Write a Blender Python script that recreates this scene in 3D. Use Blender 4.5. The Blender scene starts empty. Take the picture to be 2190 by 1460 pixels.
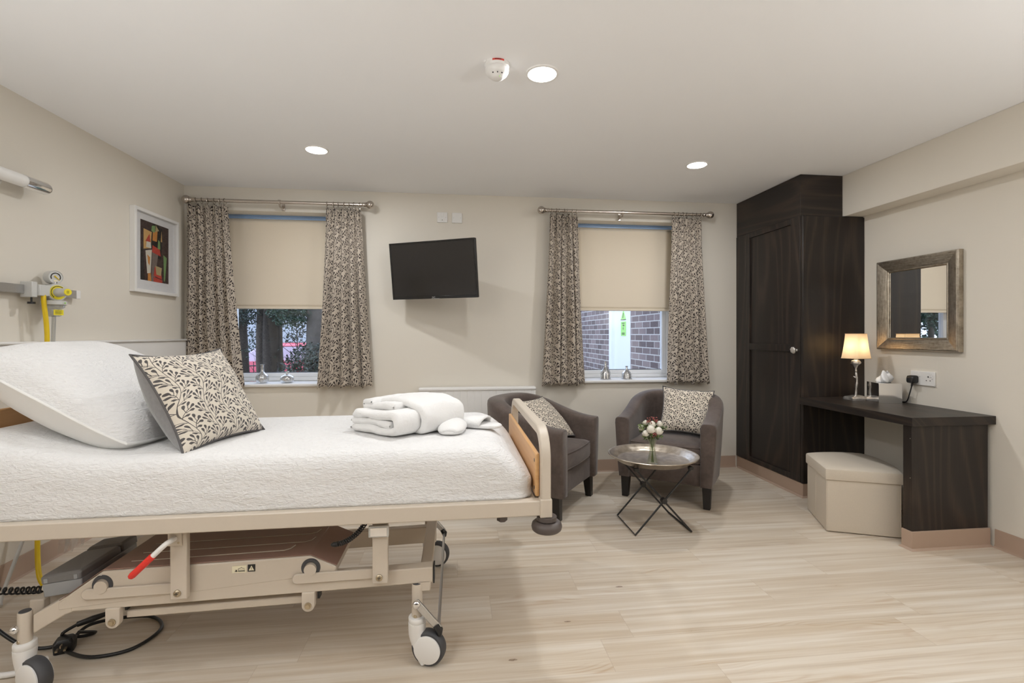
import bpy, bmesh, math, random
from mathutils import Vector, Matrix, noise as mnoise
PI = math.pi
R = math.radians
sc = bpy.context.scene
COL = sc.collection

# ------------------------------------------------------------------ camera, world, exposure
cam_data = bpy.data.cameras.new('camera')
cam_data.sensor_width = 36.0
cam_data.lens = 1034.0 / 2190.0 * 36.0
cam_data.shift_y = -15.0 / 2190.0
cam_data.clip_start = 0.02
cam = bpy.data.objects.new('camera', cam_data)
COL.objects.link(cam)
cam.location = (0, 0, 1.2)
cam.rotation_euler = (R(90), 0, -math.atan(120 / 1034.0))
sc.camera = cam

world = bpy.data.worlds.new('dusk_sky')
sc.world = world
world.use_nodes = True
wnt = world.node_tree
bg = wnt.nodes['Background']
bg.inputs[0].default_value = (0.66, 0.77, 1.0, 1)
bg.inputs[1].default_value = 4.2

sc.view_settings.view_transform = 'Standard'
sc.view_settings.look = 'None'
sc.view_settings.gamma = 1.0
sc.view_settings.exposure = 0.0
sc.view_settings.use_curve_mapping = False
try:
    sc.cycles.max_bounces = 10
    sc.cycles.diffuse_bounces = 6
    sc.cycles.glossy_bounces = 5
    sc.cycles.transmission_bounces = 8
    sc.cycles.transparent_max_bounces = 16
    sc.cycles.caustics_reflective = False
    sc.cycles.caustics_refractive = False
    sc.cycles.sample_clamp_indirect = 4.0
    sc.cycles.use_denoising = True
except Exception:
    pass

# room dimensions (metres); camera stands at x=0, y=0
XL, XR, YB, YF, ZC = -2.15, 3.03, 4.13, -2.3, 2.387
LAMP_COL = (0.94, 0.965, 1.0)
LAMP_W = 9.6
UP_W = 50.0
DOWNLIGHTS = [(0.39, 2.17, 'ceiling downlight nearest the smoke detector, above the foot of the bed'),
              (-0.89, 3.23, 'ceiling downlight in front of the left window'),
              (1.675, 3.21, 'ceiling downlight above the armchairs, in front of the right window')]
HIDDEN_LIGHTS = [(-0.89, 1.05, .50), (1.675, 1.05, .70), (0.39, 0.0, .10), (-0.89, -1.1, .05), (1.675, -1.1, .05)]   # x, y, share of LAMP_W

# ------------------------------------------------------------------ mesh helpers
class MB:
    def __init__(s):
        s.v = []; s.f = []; s.uv = {}; s.mi = []; s.M = Matrix.Identity(4); s.m = 0
    def add(s, pts):
        b = len(s.v)
        s.v += [tuple(s.M @ Vector(p)) for p in pts]
        return b
    def face(s, ids, uv=None):
        if uv: s.uv[len(s.f)] = uv
        s.f.append(tuple(ids)); s.mi.append(s.m)
    def box(s, x0, x1, y0, y1, z0, z1):
        b = s.add([(x0,y0,z0),(x1,y0,z0),(x1,y1,z0),(x0,y1,z0),(x0,y0,z1),(x1,y0,z1),(x1,y1,z1),(x0,y1,z1)])
        for q in ((0,3,2,1),(4,5,6,7),(0,1,5,4),(1,2,6,5),(2,3,7,6),(3,0,4,7)):
            s.face([b+i for i in q])
        return s
    def loft(s, rings, caps=True, closed=True):
        n = len(rings[0]); b = s.add([p for r in rings for p in r])
        m = n if closed else n-1
        for i in range(len(rings)-1):
            for j in range(m):
                k = (j+1) % n
                s.face([b+i*n+j, b+i*n+k, b+(i+1)*n+k, b+(i+1)*n+j])
        if caps and closed:
            s.face([b+j for j in range(n)][::-1])
            e = b+(len(rings)-1)*n
            s.face([e+j for j in range(n)])
        return s
    def prism(s, poly, z0, z1):
        return s.loft([[(x,y,z0) for x,y in poly],[(x,y,z1) for x,y in poly]])
    def tube(s, path, r, n=12, closed=False, caps=True):
        P = [Vector(p) for p in path]; m = len(P)
        rs = r if isinstance(r,(list,tuple)) else [r]*m
        T = []
        for i in range(m):
            if closed: t = P[(i+1)%m]-P[i-1]
            else: t = P[min(i+1,m-1)]-P[max(i-1,0)]
            T.append(t.normalized() if t.length > 1e-9 else Vector((0,0,1)))
        up = Vector((0,0,1)) if abs(T[0].z) < .9 else Vector((1,0,0))
        N = (up - T[0]*up.dot(T[0])).normalized()
        rings = []
        for i in range(m):
            N = (N - T[i]*N.dot(T[i]))
            N = N.normalized() if N.length > 1e-6 else T[i].orthogonal().normalized()
            B = T[i].cross(N)
            rings.append([tuple(P[i] + rs[i]*(math.cos(2*PI*k/n)*N + math.sin(2*PI*k/n)*B)) for k in range(n)])
        if closed:
            rings.append(rings[0])
        return s.loft(rings, caps=caps and not closed)
    def bar(s, path, w, h, up=(0,0,1)):
        # rectangular tube along a path; w across, h along 'up'
        P = [Vector(p) for p in path]; m = len(P); rings = []; U = Vector(up)
        for i in range(m):
            t = (P[min(i+1,m-1)]-P[max(i-1,0)]).normalized()
            a = t.cross(U).normalized(); b2 = a.cross(t).normalized()
            c = 1.0
            if 0 < i < m-1:
                t1 = (P[i]-P[i-1]).normalized(); t2 = (P[i+1]-P[i]).normalized()
                c = 1.0/max(.5, math.cos(t1.angle(t2)/2))
            rings.append([tuple(P[i]+a*w/2*sx+b2*h/2*sy*c) for sx,sy in ((-1,-1),(1,-1),(1,1),(-1,1))])
        return s.loft(rings)
    def lathe(s, prof, n=32, c=(0,0,0), caps=True):
        rings = [[(c[0]+r*math.cos(2*PI*k/n), c[1]+r*math.sin(2*PI*k/n), c[2]+z) for k in range(n)] for r,z in prof]
        return s.loft(rings, caps=caps)
    def ball(s, c, r, n=16, m=10, sz=(1,1,1)):
        rings = []
        for i in range(m+1):
            a = -PI/2 + PI*i/m; rr = max(1e-4, math.cos(a))
            rings.append([(c[0]+r*sz[0]*rr*math.cos(2*PI*k/n), c[1]+r*sz[1]*rr*math.sin(2*PI*k/n), c[2]+r*sz[2]*math.sin(a)) for k in range(n)])
        return s.loft(rings)
    def grid(s, rows, uvs=None, flip=False):
        n = len(rows[0]); b = s.add([p for r in rows for p in r])
        for i in range(len(rows)-1):
            for j in range(n-1):
                q = [(i,j),(i,j+1),(i+1,j+1),(i+1,j)]
                if flip: q = q[::-1]
                s.face([b+a*n+c for a,c in q], [uvs[a][c] for a,c in q] if uvs else None)
        return s
    def build(s, name, mat, parent=None, bevel=0, seg=2, smooth=40, subsurf=0, solid=0, world=True):
        me = bpy.data.meshes.new(name)
        vs = s.v
        if parent is not None and world:
            Mi = TM[parent.name].inverted()
            vs = [tuple(Mi @ Vector(p)) for p in vs]
        me.from_pydata(vs, [], s.f)
        mats = mat if isinstance(mat,(list,tuple)) else [mat]
        for m_ in mats: me.materials.append(m_)
        if len(mats) > 1: me.polygons.foreach_set('material_index', s.mi)
        if s.uv:
            lay = me.uv_layers.new(name='UVMap')
            for fi, p in enumerate(me.polygons):
                u = s.uv.get(fi)
                if u:
                    for li, w in zip(p.loop_indices, u): lay.data[li].uv = w
        bm = bmesh.new(); bm.from_mesh(me)
        bmesh.ops.recalc_face_normals(bm, faces=bm.faces)
        bm.to_mesh(me); bm.free()
        if smooth:
            me.polygons.foreach_set('use_smooth', [True]*len(me.polygons))
            me.set_sharp_from_angle(angle=R(smooth))
        me.update()
        o = bpy.data.objects.new(name, me); COL.objects.link(o)
        if parent is not None:
            o.parent = parent; TM[o.name] = TM[parent.name]
        else:
            TM[o.name] = Matrix.Identity(4)
        if solid:
            md = o.modifiers.new('thickness','SOLIDIFY'); md.thickness = solid; md.offset = 0
        if bevel:
            md = o.modifiers.new('bevel','BEVEL'); md.width = bevel; md.segments = seg; md.limit_method = 'ANGLE'; md.angle_limit = R(35)
        if subsurf:
            md = o.modifiers.new('subsurf','SUBSURF'); md.levels = subsurf; md.render_levels = subsurf
        return o
TM = {}
def text_mesh(name, body, size, ext, mat, parent, M):
    cu = bpy.data.curves.new(name,'FONT'); cu.body = body; cu.size = size; cu.align_x = 'CENTER'; cu.extrude = ext
    tmp = bpy.data.objects.new(name+'_tmp', cu); COL.objects.link(tmp)
    dg = bpy.context.evaluated_depsgraph_get()
    me = bpy.data.meshes.new_from_object(tmp.evaluated_get(dg)); bpy.data.objects.remove(tmp)
    me.transform(TM[parent.name].inverted() @ M); me.materials.clear(); me.materials.append(mat)
    o = bpy.data.objects.new(name, me); COL.objects.link(o); o.parent = parent; TM[o.name] = TM[parent.name]
    return o
def thing(name, label, cat, loc=(0,0,0), rz=0.0, group=None):
    o = bpy.data.objects.new(name, None); COL.objects.link(o)
    o.empty_display_size = .05
    o.location = loc; o.rotation_euler = (0,0,rz)
    TM[o.name] = Matrix.Translation(loc) @ Matrix.Rotation(rz,4,'Z')
    o['label'] = label; o['category'] = cat
    if group: o['group'] = group
    return o
def tag(o, label, cat, group=None, kind=None):
    if label: o['label'] = label
    if cat: o['category'] = cat
    if group: o['group'] = group
    if kind: o['kind'] = kind
    return o
def struct(o, label=None):
    o['kind'] = 'structure'
    if label: o['label'] = label
    return o
def bx(x0,x1,y0,y1,z0,z1):
    return MB().box(x0,x1,y0,y1,z0,z1)
def rrect(cx, cy, hx, hy, r, z, n=6, per=0):
    """rounded rectangle ring, counter-clockwise; per = extra points per straight side"""
    r = min(r, hx*.999, hy*.999); out = []
    cs = [(cx+hx-r, cy+hy-r, 0), (cx-hx+r, cy+hy-r, 90), (cx-hx+r, cy-hy+r, 180), (cx+hx-r, cy-hy+r, 270)]
    arcs = [[(x+r*math.cos(R(a+90*i/n)), y+r*math.sin(R(a+90*i/n)), z) for i in range(n+1)] for x,y,a in cs]
    for i in range(4):
        out += arcs[i]
        if per:
            p, q = arcs[i][-1], arcs[(i+1)%4][0]
            out += [tuple(p[k]+(q[k]-p[k])*t/(per+1) for k in range(3)) for t in range(1,per+1)]
    return out
def frame_M(o, x, y, z):
    return Matrix(((x[0],y[0],z[0],o[0]),(x[1],y[1],z[1],o[1]),(x[2],y[2],z[2],o[2]),(0,0,0,1)))
def rot_M(loc, rz=0, rx=0, ry=0):
    return Matrix.Translation(loc) @ Matrix.Rotation(rz,4,'Z') @ Matrix.Rotation(ry,4,'Y') @ Matrix.Rotation(rx,4,'X')
def bez(p0,p1,p2,p3,n=12):
    P=[Vector(p) for p in (p0,p1,p2,p3)]
    return [tuple((1-t)**3*P[0]+3*t*(1-t)**2*P[1]+3*t*t*(1-t)*P[2]+t**3*P[3]) for t in [i/n for i in range(n+1)]]
def spline(pts, n=8):
    P=[Vector(p) for p in pts]; out=[]
    for i in range(len(P)-1):
        a=P[max(i-1,0)]; b=P[i]; c=P[i+1]; d=P[min(i+2,len(P)-1)]
        for k in range(n):
            t=k/n
            out.append(tuple(.5*((2*b)+(c-a)*t+(2*a-5*b+4*c-d)*t*t+(3*b-a-3*c+d)*t**3)))
    out.append(tuple(P[-1])); return out
def sm(t):
    t = max(0,min(1,t)); return t*t*(3-2*t)

# ------------------------------------------------------------------ material helpers
class NT:
    def __init__(s, name):
        s.mat = bpy.data.materials.new(name); s.mat.use_nodes = True
        s.t = s.mat.node_tree; s.bsdf = s.t.nodes['Principled BSDF']; s.out = s.t.nodes['Material Output']
    def n(s, typ, ins=None, **props):
        nd = s.t.nodes.new(typ)
        for k,v in props.items(): setattr(nd,k,v)
        for k,v in (ins or {}).items(): s.put(nd.inputs[k], v)
        return nd
    def put(s, sock, v):
        if isinstance(v, bpy.types.NodeSocket): s.t.links.new(v, sock)
        elif isinstance(v,(tuple,list)):
            if len(v)==3 and sock.type=='RGBA': v=(*v,1)
            sock.default_value = v
        else: sock.default_value = v
    def m(s, op, a, b=0.0, c=0.0, clamp=False):
        nd = s.n('ShaderNodeMath', {0:a,1:b,2:c}, operation=op); nd.use_clamp = clamp
        return nd.outputs[0]
    def mix(s, f, a, b, mode='MIX'):
        nd = s.t.nodes.new('ShaderNodeMix'); nd.data_type='RGBA'; nd.blend_type=mode
        s.put(nd.inputs[0],f); s.put(nd.inputs[6],a); s.put(nd.inputs[7],b)
        return nd.outputs[2]
    def ramp(s, f, stops, interp='LINEAR'):
        nd = s.t.nodes.new('ShaderNodeValToRGB'); cr = nd.color_ramp; cr.interpolation=interp
        while len(cr.elements) < len(stops): cr.elements.new(.5)
        for e,(p,c) in zip(cr.elements, stops):
            e.position=p; e.color=(*c,1) if len(c)==3 else c
        s.put(nd.inputs[0],f); return nd.outputs[0]
    def coord(s, kind='Object'):
        return s.n('ShaderNodeTexCoord').outputs[kind]
    def map(s, v, scale=(1,1,1), loc=(0,0,0), rot=(0,0,0)):
        return s.n('ShaderNodeMapping', {0:v,'Scale':scale,'Location':loc,'Rotation':rot}).outputs[0]
    def noise(s, v, scale, detail=4, rough=.5, dist=0.0):
        return s.n('ShaderNodeTexNoise', {'Vector':v,'Scale':scale,'Detail':detail,'Roughness':rough,'Distortion':dist}).outputs[0]
    def xyz(s, v):
        return s.n('ShaderNodeSeparateXYZ', {0:v}).outputs
    def vec(s, x,y,z=0.0):
        return s.n('ShaderNodeCombineXYZ', {0:x,1:y,2:z}).outputs[0]
    def bump(s, h, strength=.3, dist=.01):
        nd = s.n('ShaderNodeBump', {'Height':h,'Strength':strength,'Distance':dist})
        s.t.links.new(nd.outputs[0], s.bsdf.inputs['Normal']); return nd
    def set(s, **k):
        names = {'col':'Base Color','rough':'Roughness','metal':'Metallic','spec':'Specular IOR Level','trans':'Transmission Weight','ior':'IOR','alpha':'Alpha','sheen':'Sheen Weight','coat':'Coat Weight','emit':'Emission Color','estr':'Emission Strength','sss':'Subsurface Weight'}
        for a,v in k.items(): s.put(s.bsdf.inputs[names[a]], v)
        return s.mat
def srgb(r,g,b):
    f = lambda c: (c/255/12.92) if c/255 <= .04045 else ((c/255+.055)/1.055)**2.4
    return (f(r),f(g),f(b))
def plain(name, col, rough=.5, metal=0.0, nscale=40, namt=.06, bump=0.0, **k):
    t = NT(name); co = t.coord()
    nz = t.noise(co, nscale, 3)
    c = t.mix(nz, tuple(x*(1-namt) for x in col), tuple(min(1,x*(1+namt)) for x in col))
    t.set(col=c, rough=rough, metal=metal, **k)
    if bump: t.bump(t.noise(co, nscale*6, 3), bump, .002)
    return t.mat

MAT = {}
MAT['wall'] = plain('wall_paint', (.74,.695,.615), .75, nscale=3, namt=.015, bump=.04)
MAT['ceiling'] = plain('ceiling_paint', (.90,.905,.915), .8, nscale=2, namt=.01, bump=.03)
MAT['rear_wall'] = plain('rear_wall_darkened', (.10,.085,.075), .6, nscale=6, namt=.2)  # unseen wall, darkened to cut light bounced onto the bed front
MAT['white_gloss'] = plain('white_satin_paint', (.80,.79,.77), .35, namt=.01)
MAT['white_plastic'] = plain('white_plastic', (.82,.81,.79), .3, namt=.01)
MAT['upvc'] = plain('white_upvc', (.86,.87,.88), .3, namt=.01)
MAT['cream_metal'] = plain('cream_powder_coat', (.58,.51,.425), .38, nscale=60, namt=.02)
MAT['grey_plastic'] = plain('grey_plastic', (.19,.185,.185), .45, namt=.05, bump=.05)
MAT['lt_grey_plastic'] = plain('light_grey_plastic', (.60,.60,.58), .4, namt=.03)
MAT['mid_grey'] = plain('mid_grey_plastic', (.33,.34,.35), .4, namt=.04)
MAT['rubber'] = plain('dark_grey_rubber', (.055,.055,.06), .55, namt=.08)
MAT['tread'] = plain('grey_tread', (.12,.12,.125), .6, namt=.08)
MAT['black'] = plain('black_plastic', (.012,.012,.013), .35, namt=.1)
MAT['black_iron'] = plain('black_iron', (.02,.019,.018), .45, namt=.15)
MAT['chrome'] = plain('chrome', (.82,.82,.83), .08, 1.0, namt=.01)
MAT['steel'] = plain('brushed_steel', (.62,.62,.62), .3, 1.0, nscale=150, namt=.08)
MAT['nickel'] = plain('satin_nickel', (.55,.50,.45), .22, 1.0, namt=.03)
MAT['zinc'] = plain('zinc_screw', (.50,.42,.30), .35, 1.0, namt=.15)
MAT['red'] = plain('red_grip_vinyl', (.72,.03,.02), .25, nscale=120, namt=.1)
MAT['yellow'] = plain('yellow_hose', (.78,.55,.01), .35, namt=.04)
MAT['yellow_lab'] = plain('yellow_label', (.85,.72,.03), .4, namt=.04)
MAT['lab_cream'] = plain('cream_label', (.80,.74,.55), .5, namt=.03)
MAT['skirt'] = plain('pink_beige_vinyl_skirting', (.42,.305,.232), .4, nscale=8, namt=.03)
MAT['blind'] = plain('cream_blind_fabric', (.84,.745,.605), .85, nscale=400, namt=.05)
MAT['daylight_blue'] = plain('rail_daylight_blue', (.28,.42,.66), .3, namt=.03)  # blue of outside light above the blinds, put into the rail colour
MAT['piping'] = plain('dark_grey_piping', (.10,.095,.095), .8, nscale=300, namt=.2)
MAT['grey_velvet'] = plain('grey_velvet', (.155,.148,.15), .85, nscale=60, namt=.35, sheen=.6, bump=.3)
def terry():
    t = NT('white_terry'); co = t.coord(); a = t.noise(co, 420, 2); b = t.noise(co, 38, 4, .6, .8)
    t.set(col=t.mix(a,(.76,.755,.745),(.84,.835,.825)), rough=.95, sheen=.3)
    t.bump(t.m('ADD', t.m('MULTIPLY',a,.25), b), .5, .008); return t.mat
MAT['terry'] = terry()
MAT['pillow_white'] = plain('white_cotton', (.79,.785,.765), .9, nscale=20, namt=.015)
MAT['cover_brown'] = plain('taupe_cover_plastic', (.27,.16,.125), .2, nscale=20, namt=.04)
MAT['cream_fabric'] = plain('cream_linen', (.60,.53,.435), .85, nscale=350, namt=.09, bump=.25)
MAT['dark_leg'] = plain('espresso_leg', (.012,.009,.008), .35, namt=.2)
MAT['brown_rubber'] = plain('brown_bumper', (.085,.068,.062), .45, namt=.05)
MAT['mirror'] = plain('mirror_glass', (.92,.93,.93), .01, 1.0, namt=0)
MAT['silver_gold'] = None
MAT['art_white'] = plain('picture_mount', (.78,.78,.79), .6, namt=.01)
MAT['dark_wing'] = plain('black_screen', (.012,.011,.011), .12, namt=.05)
MAT['screen'] = plain('tv_glass', (.018,.016,.015), .16, namt=.05)
MAT['green_lab'] = plain('green_sign', (.40,.78,.20), .5, namt=.03)
MAT['ink'] = plain('dark_ink', (.015,.015,.015), .6, namt=.05)
MAT['red_lab'] = plain('red_label', (.75,.06,.04), .5, namt=.04)

def glass_thin(name, tint=(1,1,1), ior=1.45, rough=0.0):
    t = NT(name); tr = t.n('ShaderNodeBsdfTransparent', {0:(*tint,1)})
    gl = t.n('ShaderNodeBsdfGlossy', {0:(1,1,1,1),'Roughness':rough})
    ge = t.n('ShaderNodeNewGeometry')
    fr = t.n('ShaderNodeFresnel', {'IOR': t.m('ADD', ior, t.m('MULTIPLY', ge.outputs['Backfacing'], 1/ior-ior))})
    mx = t.n('ShaderNodeMixShader', {0:fr.outputs[0],1:tr.outputs[0],2:gl.outputs[0]})
    t.t.links.new(mx.outputs[0], t.out.inputs[0]); return t.mat
MAT['pane'] = glass_thin('window_glass', (.93,.95,.97), 1.4)
MAT['picture_glass'] = glass_thin('picture_glass', (.97,.97,.97), 1.18)
MAT['clear'] = glass_thin('clear_plastic', (.74,.75,.75), 1.9, .08)
MAT['vase_glass'] = glass_thin('vase_glass', (.90,.92,.88), 1.7, .02)

def film(name):
    t = NT(name); co = t.coord()
    tr = t.n('ShaderNodeBsdfTransparent', {0:(.95,.95,.95,1)}); df = t.n('ShaderNodeBsdfTranslucent', {0:(.85,.85,.85,1)}); gl = t.n('ShaderNodeBsdfGlossy', {0:(1,1,1,1),'Roughness':.15})
    a = t.n('ShaderNodeMixShader', {0:.5,1:df.outputs[0],2:gl.outputs[0]})
    mx = t.n('ShaderNodeMixShader', {0:t.m('ADD', t.m('MULTIPLY', t.noise(t.map(co,(1,8,1)),6,3), .35), .05),1:tr.outputs[0],2:a.outputs[0]})
    t.t.links.new(mx.outputs[0], t.out.inputs[0]); return t.mat
MAT['film'] = film('clear_plastic_film')
def mercury(name, c, r):
    t = NT(name); co = t.coord()
    nz = t.noise(co, 45, 3)
    t.set(col=t.ramp(nz, [(.35,tuple(x*.75 for x in c)),(.6,c)]), metal=1.0, rough=r)
    t.bump(t.noise(co, 70, 2), .12, .004); return t.mat
def mercury_glass():
    t = NT('mercury_glass'); co = t.coord(); nz = t.noise(co, 60, 4, .7)
    t.set(col=t.ramp(nz,[(.35,(.55,.50,.42)),(.55,(.84,.84,.84))]), metal=1.0, rough=.12)
    t.bump(t.noise(co, 70, 2), .15, .004)
    tr = t.n('ShaderNodeBsdfTransparent', {0:(.93,.94,.95,1)})
    mx = t.n('ShaderNodeMixShader', {0:t.ramp(nz,[(.42,(.62,.62,.62)),(.62,(.12,.12,.12))]),1:t.bsdf.outputs[0],2:tr.outputs[0]})
    t.t.links.new(mx.outputs[0], t.out.inputs[0]); return t.mat
MAT['mercury'] = mercury_glass()
MAT['silver_leaf'] = mercury('silver_leaf', (.88,.85,.81), .38)
MAT['pewter_frame'] = None

def hammered(name):
    t = NT(name); co = t.coord()
    x,y,z = t.xyz(co)
    r = t.m('SQRT', t.m('ADD', t.m('MULTIPLY',x,x), t.m('MULTIPLY',y,y)))
    ang = t.m('ARCTAN2', y, x)
    v = t.vec(t.m('MULTIPLY',ang,9.0), t.m('MULTIPLY',r,75.0), 0.0)
    vo = t.n('ShaderNodeTexVoronoi', {'Vector':v,'Scale':1.0}).outputs['Distance']
    rings = t.m('MULTIPLY', t.m('SINE', t.m('MULTIPLY', r, 260.0)), .25)
    nz = t.noise(co, 25, 4)
    t.set(col=t.ramp(nz, [(.3,(.40,.34,.27)),(.7,(.62,.55,.46))]), metal=1.0, rough=t.m('ADD',t.m('MULTIPLY',nz,.2),.26))
    t.bump(t.m('ADD',t.m('MULTIPLY',t.m('MULTIPLY',vo,vo),t.m('GREATER_THAN',r,.205)),rings), .25, .003); return t.mat
MAT['hammered'] = hammered('hammered_brass_tray')

def frame_metal(name):
    t = NT(name); uv = t.coord('UV'); x,y,z = t.xyz(uv)
    co = t.coord()
    nz = t.noise(t.vec(t.m('MULTIPLY',x,.04),t.m('MULTIPLY',y,1.0)), 260, 3)
    n2 = t.noise(co, 55, 5, .7)
    f = t.m('ADD', t.m('MULTIPLY',nz,.65), t.m('MULTIPLY',n2,.35))
    t.set(col=t.ramp(f,[(.35,(.20,.165,.125)),(.52,(.44,.385,.31)),(.7,(.62,.56,.47))]), metal=.85, rough=.33)
    t.bump(nz, .3, .003); return t.mat
MAT['frame_metal'] = frame_metal('antique_silver_frame')

def floor_mat():
    t = NT('pale_wood_planks'); co = t.coord(); x,y,z = t.xyz(co)
    W, L = .185, 1.28
    yr = t.m('DIVIDE', y, W); row = t.m('FLOOR', yr); fy = t.m('SUBTRACT', yr, row)
    off = t.n('ShaderNodeTexWhiteNoise', {'W':row}, noise_dimensions='1D').outputs[0]
    xr = t.m('ADD', t.m('DIVIDE', x, L), t.m('MULTIPLY', off, 5.0)); col = t.m('FLOOR', xr); fx = t.m('SUBTRACT', xr, col)
    wn = t.n('ShaderNodeTexWhiteNoise', {'Vector':t.vec(col,row)}, noise_dimensions='2D')
    rnd, rcol = wn.outputs[0], wn.outputs[1]
    rx,ry,rz_ = t.xyz(rcol)
    shift = t.m('MULTIPLY', rnd, 37.0)
    gv = t.vec(t.m('ADD',x,shift), t.m('ADD',y,t.m('MULTIPLY',rx,11.0)), 0.0)
    fine = t.noise(t.map(gv,(2.2,125,1)), 1.0, 6, .7)
    strip = t.noise(t.map(gv,(.9,26,1)), 1.0, 3, .55)
    med = t.noise(t.map(gv,(1.1,9,1)), 1.0, 3, .5)
    # cathedral grain
    warp = t.noise(t.map(gv,(1.3,5.0,1)), 1.0, 2, .4)
    ph = t.m('ADD', t.m('MULTIPLY', y, 330.0), t.m('MULTIPLY', warp, 105.0))
    cath = t.m('POWER', t.m('ADD', t.m('MULTIPLY', t.m('SINE', ph), .5), .5), 3.0)
    cathm = t.m('MULTIPLY', cath, t.m('SMOOTH_MIN', t.m('MAXIMUM', t.m('MULTIPLY', t.m('SUBTRACT', med, .53), 6.0), 0.0), 1.0, .2))
    base = t.mix(rnd, (.55,.465,.36), (.67,.595,.49))
    base = t.mix(t.m('MULTIPLY',ry,.45), base, (.70,.65,.575))
    c = t.mix(t.m('MULTIPLY', t.m('SUBTRACT',fine,.28), 1.05, clamp=True), base, (.47,.345,.22))
    c = t.mix(t.m('MULTIPLY', cathm, .55), c, (.42,.275,.155))
    wash = t.m('MULTIPLY', t.m('SUBTRACT', strip, .46), 3.0, clamp=True)
    c = t.mix(t.m('MULTIPLY', t.m('SUBTRACT', .46, strip), 2.6, clamp=True), c, (.43,.335,.24))
    c = t.mix(t.m('MULTIPLY',wash,.8), c, (.76,.715,.645))
    # knots
    vo = t.n('ShaderNodeTexVoronoi', {'Vector':t.map(gv,(2.4,7.0,1)),'Scale':1.0,'Randomness':1.0})
    kd = t.m('ADD', vo.outputs['Distance'], t.m('MULTIPLY', t.m('SUBTRACT',fine,.5), .06))
    kc = t.xyz(vo.outputs['Color'])[0]
    kn = t.m('MULTIPLY', t.m('LESS_THAN', kd, t.m('ADD', t.m('MULTIPLY', t.m('MULTIPLY', kc, kc), .05), .0)), t.m('GREATER_THAN', kc, .35))
    halo = t.m('MULTIPLY', t.m('SUBTRACT', 1.0, t.m('DIVIDE', kd, .16), clamp=True), t.m('GREATER_THAN', kc, .35))
    c = t.mix(t.m('MULTIPLY', halo, .35), c, (.45,.33,.21))
    c = t.mix(t.m('MULTIPLY', kn, t.m('MULTIPLY', t.noise(co, 160, 3, .7), 1.35)), c, (.16,.10,.065))
    ey = t.m('MINIMUM', fy, t.m('SUBTRACT', 1.0, fy)); ex = t.m('MINIMUM', fx, t.m('SUBTRACT', 1.0, fx))
    seam = t.m('MAXIMUM', t.m('LESS_THAN', ey, .008), t.m('LESS_THAN', ex, .0012))
    c = t.mix(t.m('MULTIPLY', seam, .22), c, (.30,.22,.15))
    t.set(col=c, rough=t.m('ADD', t.m('MULTIPLY', fine, .15), .38), spec=.4)
    t.bump(t.m('SUBTRACT', t.m('MULTIPLY',fine,.3), seam), .12, .002)
    return t.mat
MAT['floor'] = floor_mat()

def dark_wood(name, axis='z', k=1.0):
    t = NT(name); co = t.coord(); x,y,z = t.xyz(co)
    if axis == 'z': gv = t.vec(t.m('ADD',x,y), z, t.m('MULTIPLY',y,.3))
    elif axis == 'h': gv = t.vec(z, t.m('ADD',x,y), t.m('MULTIPLY',y,.3))
    else: gv = t.vec(t.m('ADD',x,t.m('MULTIPLY',z,1.0)), y, 0.0)
    fine = t.noise(t.map(gv,(170,5,3)), 1.0, 4, .6)
    warp = t.noise(t.map(gv,(2.6,.42,1)), 1.0, 1, .4)
    w2 = t.noise(t.map(gv,(30,.8,1)), 1.0, 3, .5)
    gx = t.xyz(gv)[0]
    ph = t.m('ADD', t.m('MULTIPLY', gx, 60.0), t.m('ADD', t.m('MULTIPLY', warp, 62.0), t.m('MULTIPLY', w2, 2.5)))
    ring = t.m('POWER', t.m('ADD', t.m('MULTIPLY', t.m('SINE', ph), .5), .5), 4.0)
    c = t.mix(t.m('MULTIPLY', fine, .9), tuple(k*v for v in (.008,.0058,.005)), tuple(k*v for v in (.028,.0205,.0165)))
    c = t.mix(t.m('MULTIPLY', t.m('MULTIPLY', ring, fine), .55), c, tuple(k*v for v in (.085,.055,.038)))
    t.set(col=c, rough=t.m('ADD', t.m('MULTIPLY', fine, .2), .30), spec=.45)
    t.bump(fine, .15, .002); return t.mat
MAT['wenge'] = dark_wood('dark_stained_ash')
MAT['wenge_level'] = dark_wood('dark_stained_ash_level', 'h')
MAT['wenge_top'] = dark_wood('dark_stained_ash_top', 'y', .85)

def beech(name):
    t = NT(name); co = t.coord()
    f = t.noise(t.map(co,(14,2.2,60)), 1.0, 4, .6)
    t.set(col=t.ramp(f,[(.3,(.60,.335,.145)),(.7,(.70,.42,.19))]), rough=.35); return t.mat
MAT['beech'] = beech('beech_veneer')

def suede(name):
    t = NT(name); co = t.coord()
    a = t.noise(co, 7, 4, .6, .6); b = t.noise(co, 45, 4, .6)
    f = t.m('ADD', t.m('MULTIPLY',a,.7), t.m('MULTIPLY',b,.3))
    t.set(col=t.ramp(f,[(.34,(.066,.047,.039)),(.66,(.122,.092,.078))]), rough=.72, spec=.3, sheen=.25)
    t.bump(t.noise(co, 220, 3), .15, .002); return t.mat
MAT['suede'] = suede('brown_faux_suede')

def coverlet_mat(name):
    t = NT(name); co = t.coord()
    a = t.n('ShaderNodeTexVoronoi', {'Vector':t.map(co,(1,1,1.6)),'Scale':48.0}, feature='SMOOTH_F1').outputs[0]
    v = t.noise(t.map(co,(1,1,2.6)), 42, 3, .55, 1.2)
    h = t.m('ADD', t.m('MULTIPLY',a,.5), t.m('MULTIPLY',v,1.0))
    t.set(col=t.mix(v,(.72,.715,.71),(.79,.785,.78)), rough=.9, sheen=.2)
    t.bump(h, .55, .012); return t.mat
MAT['coverlet'] = coverlet_mat('white_crinkled_coverlet')

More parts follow.
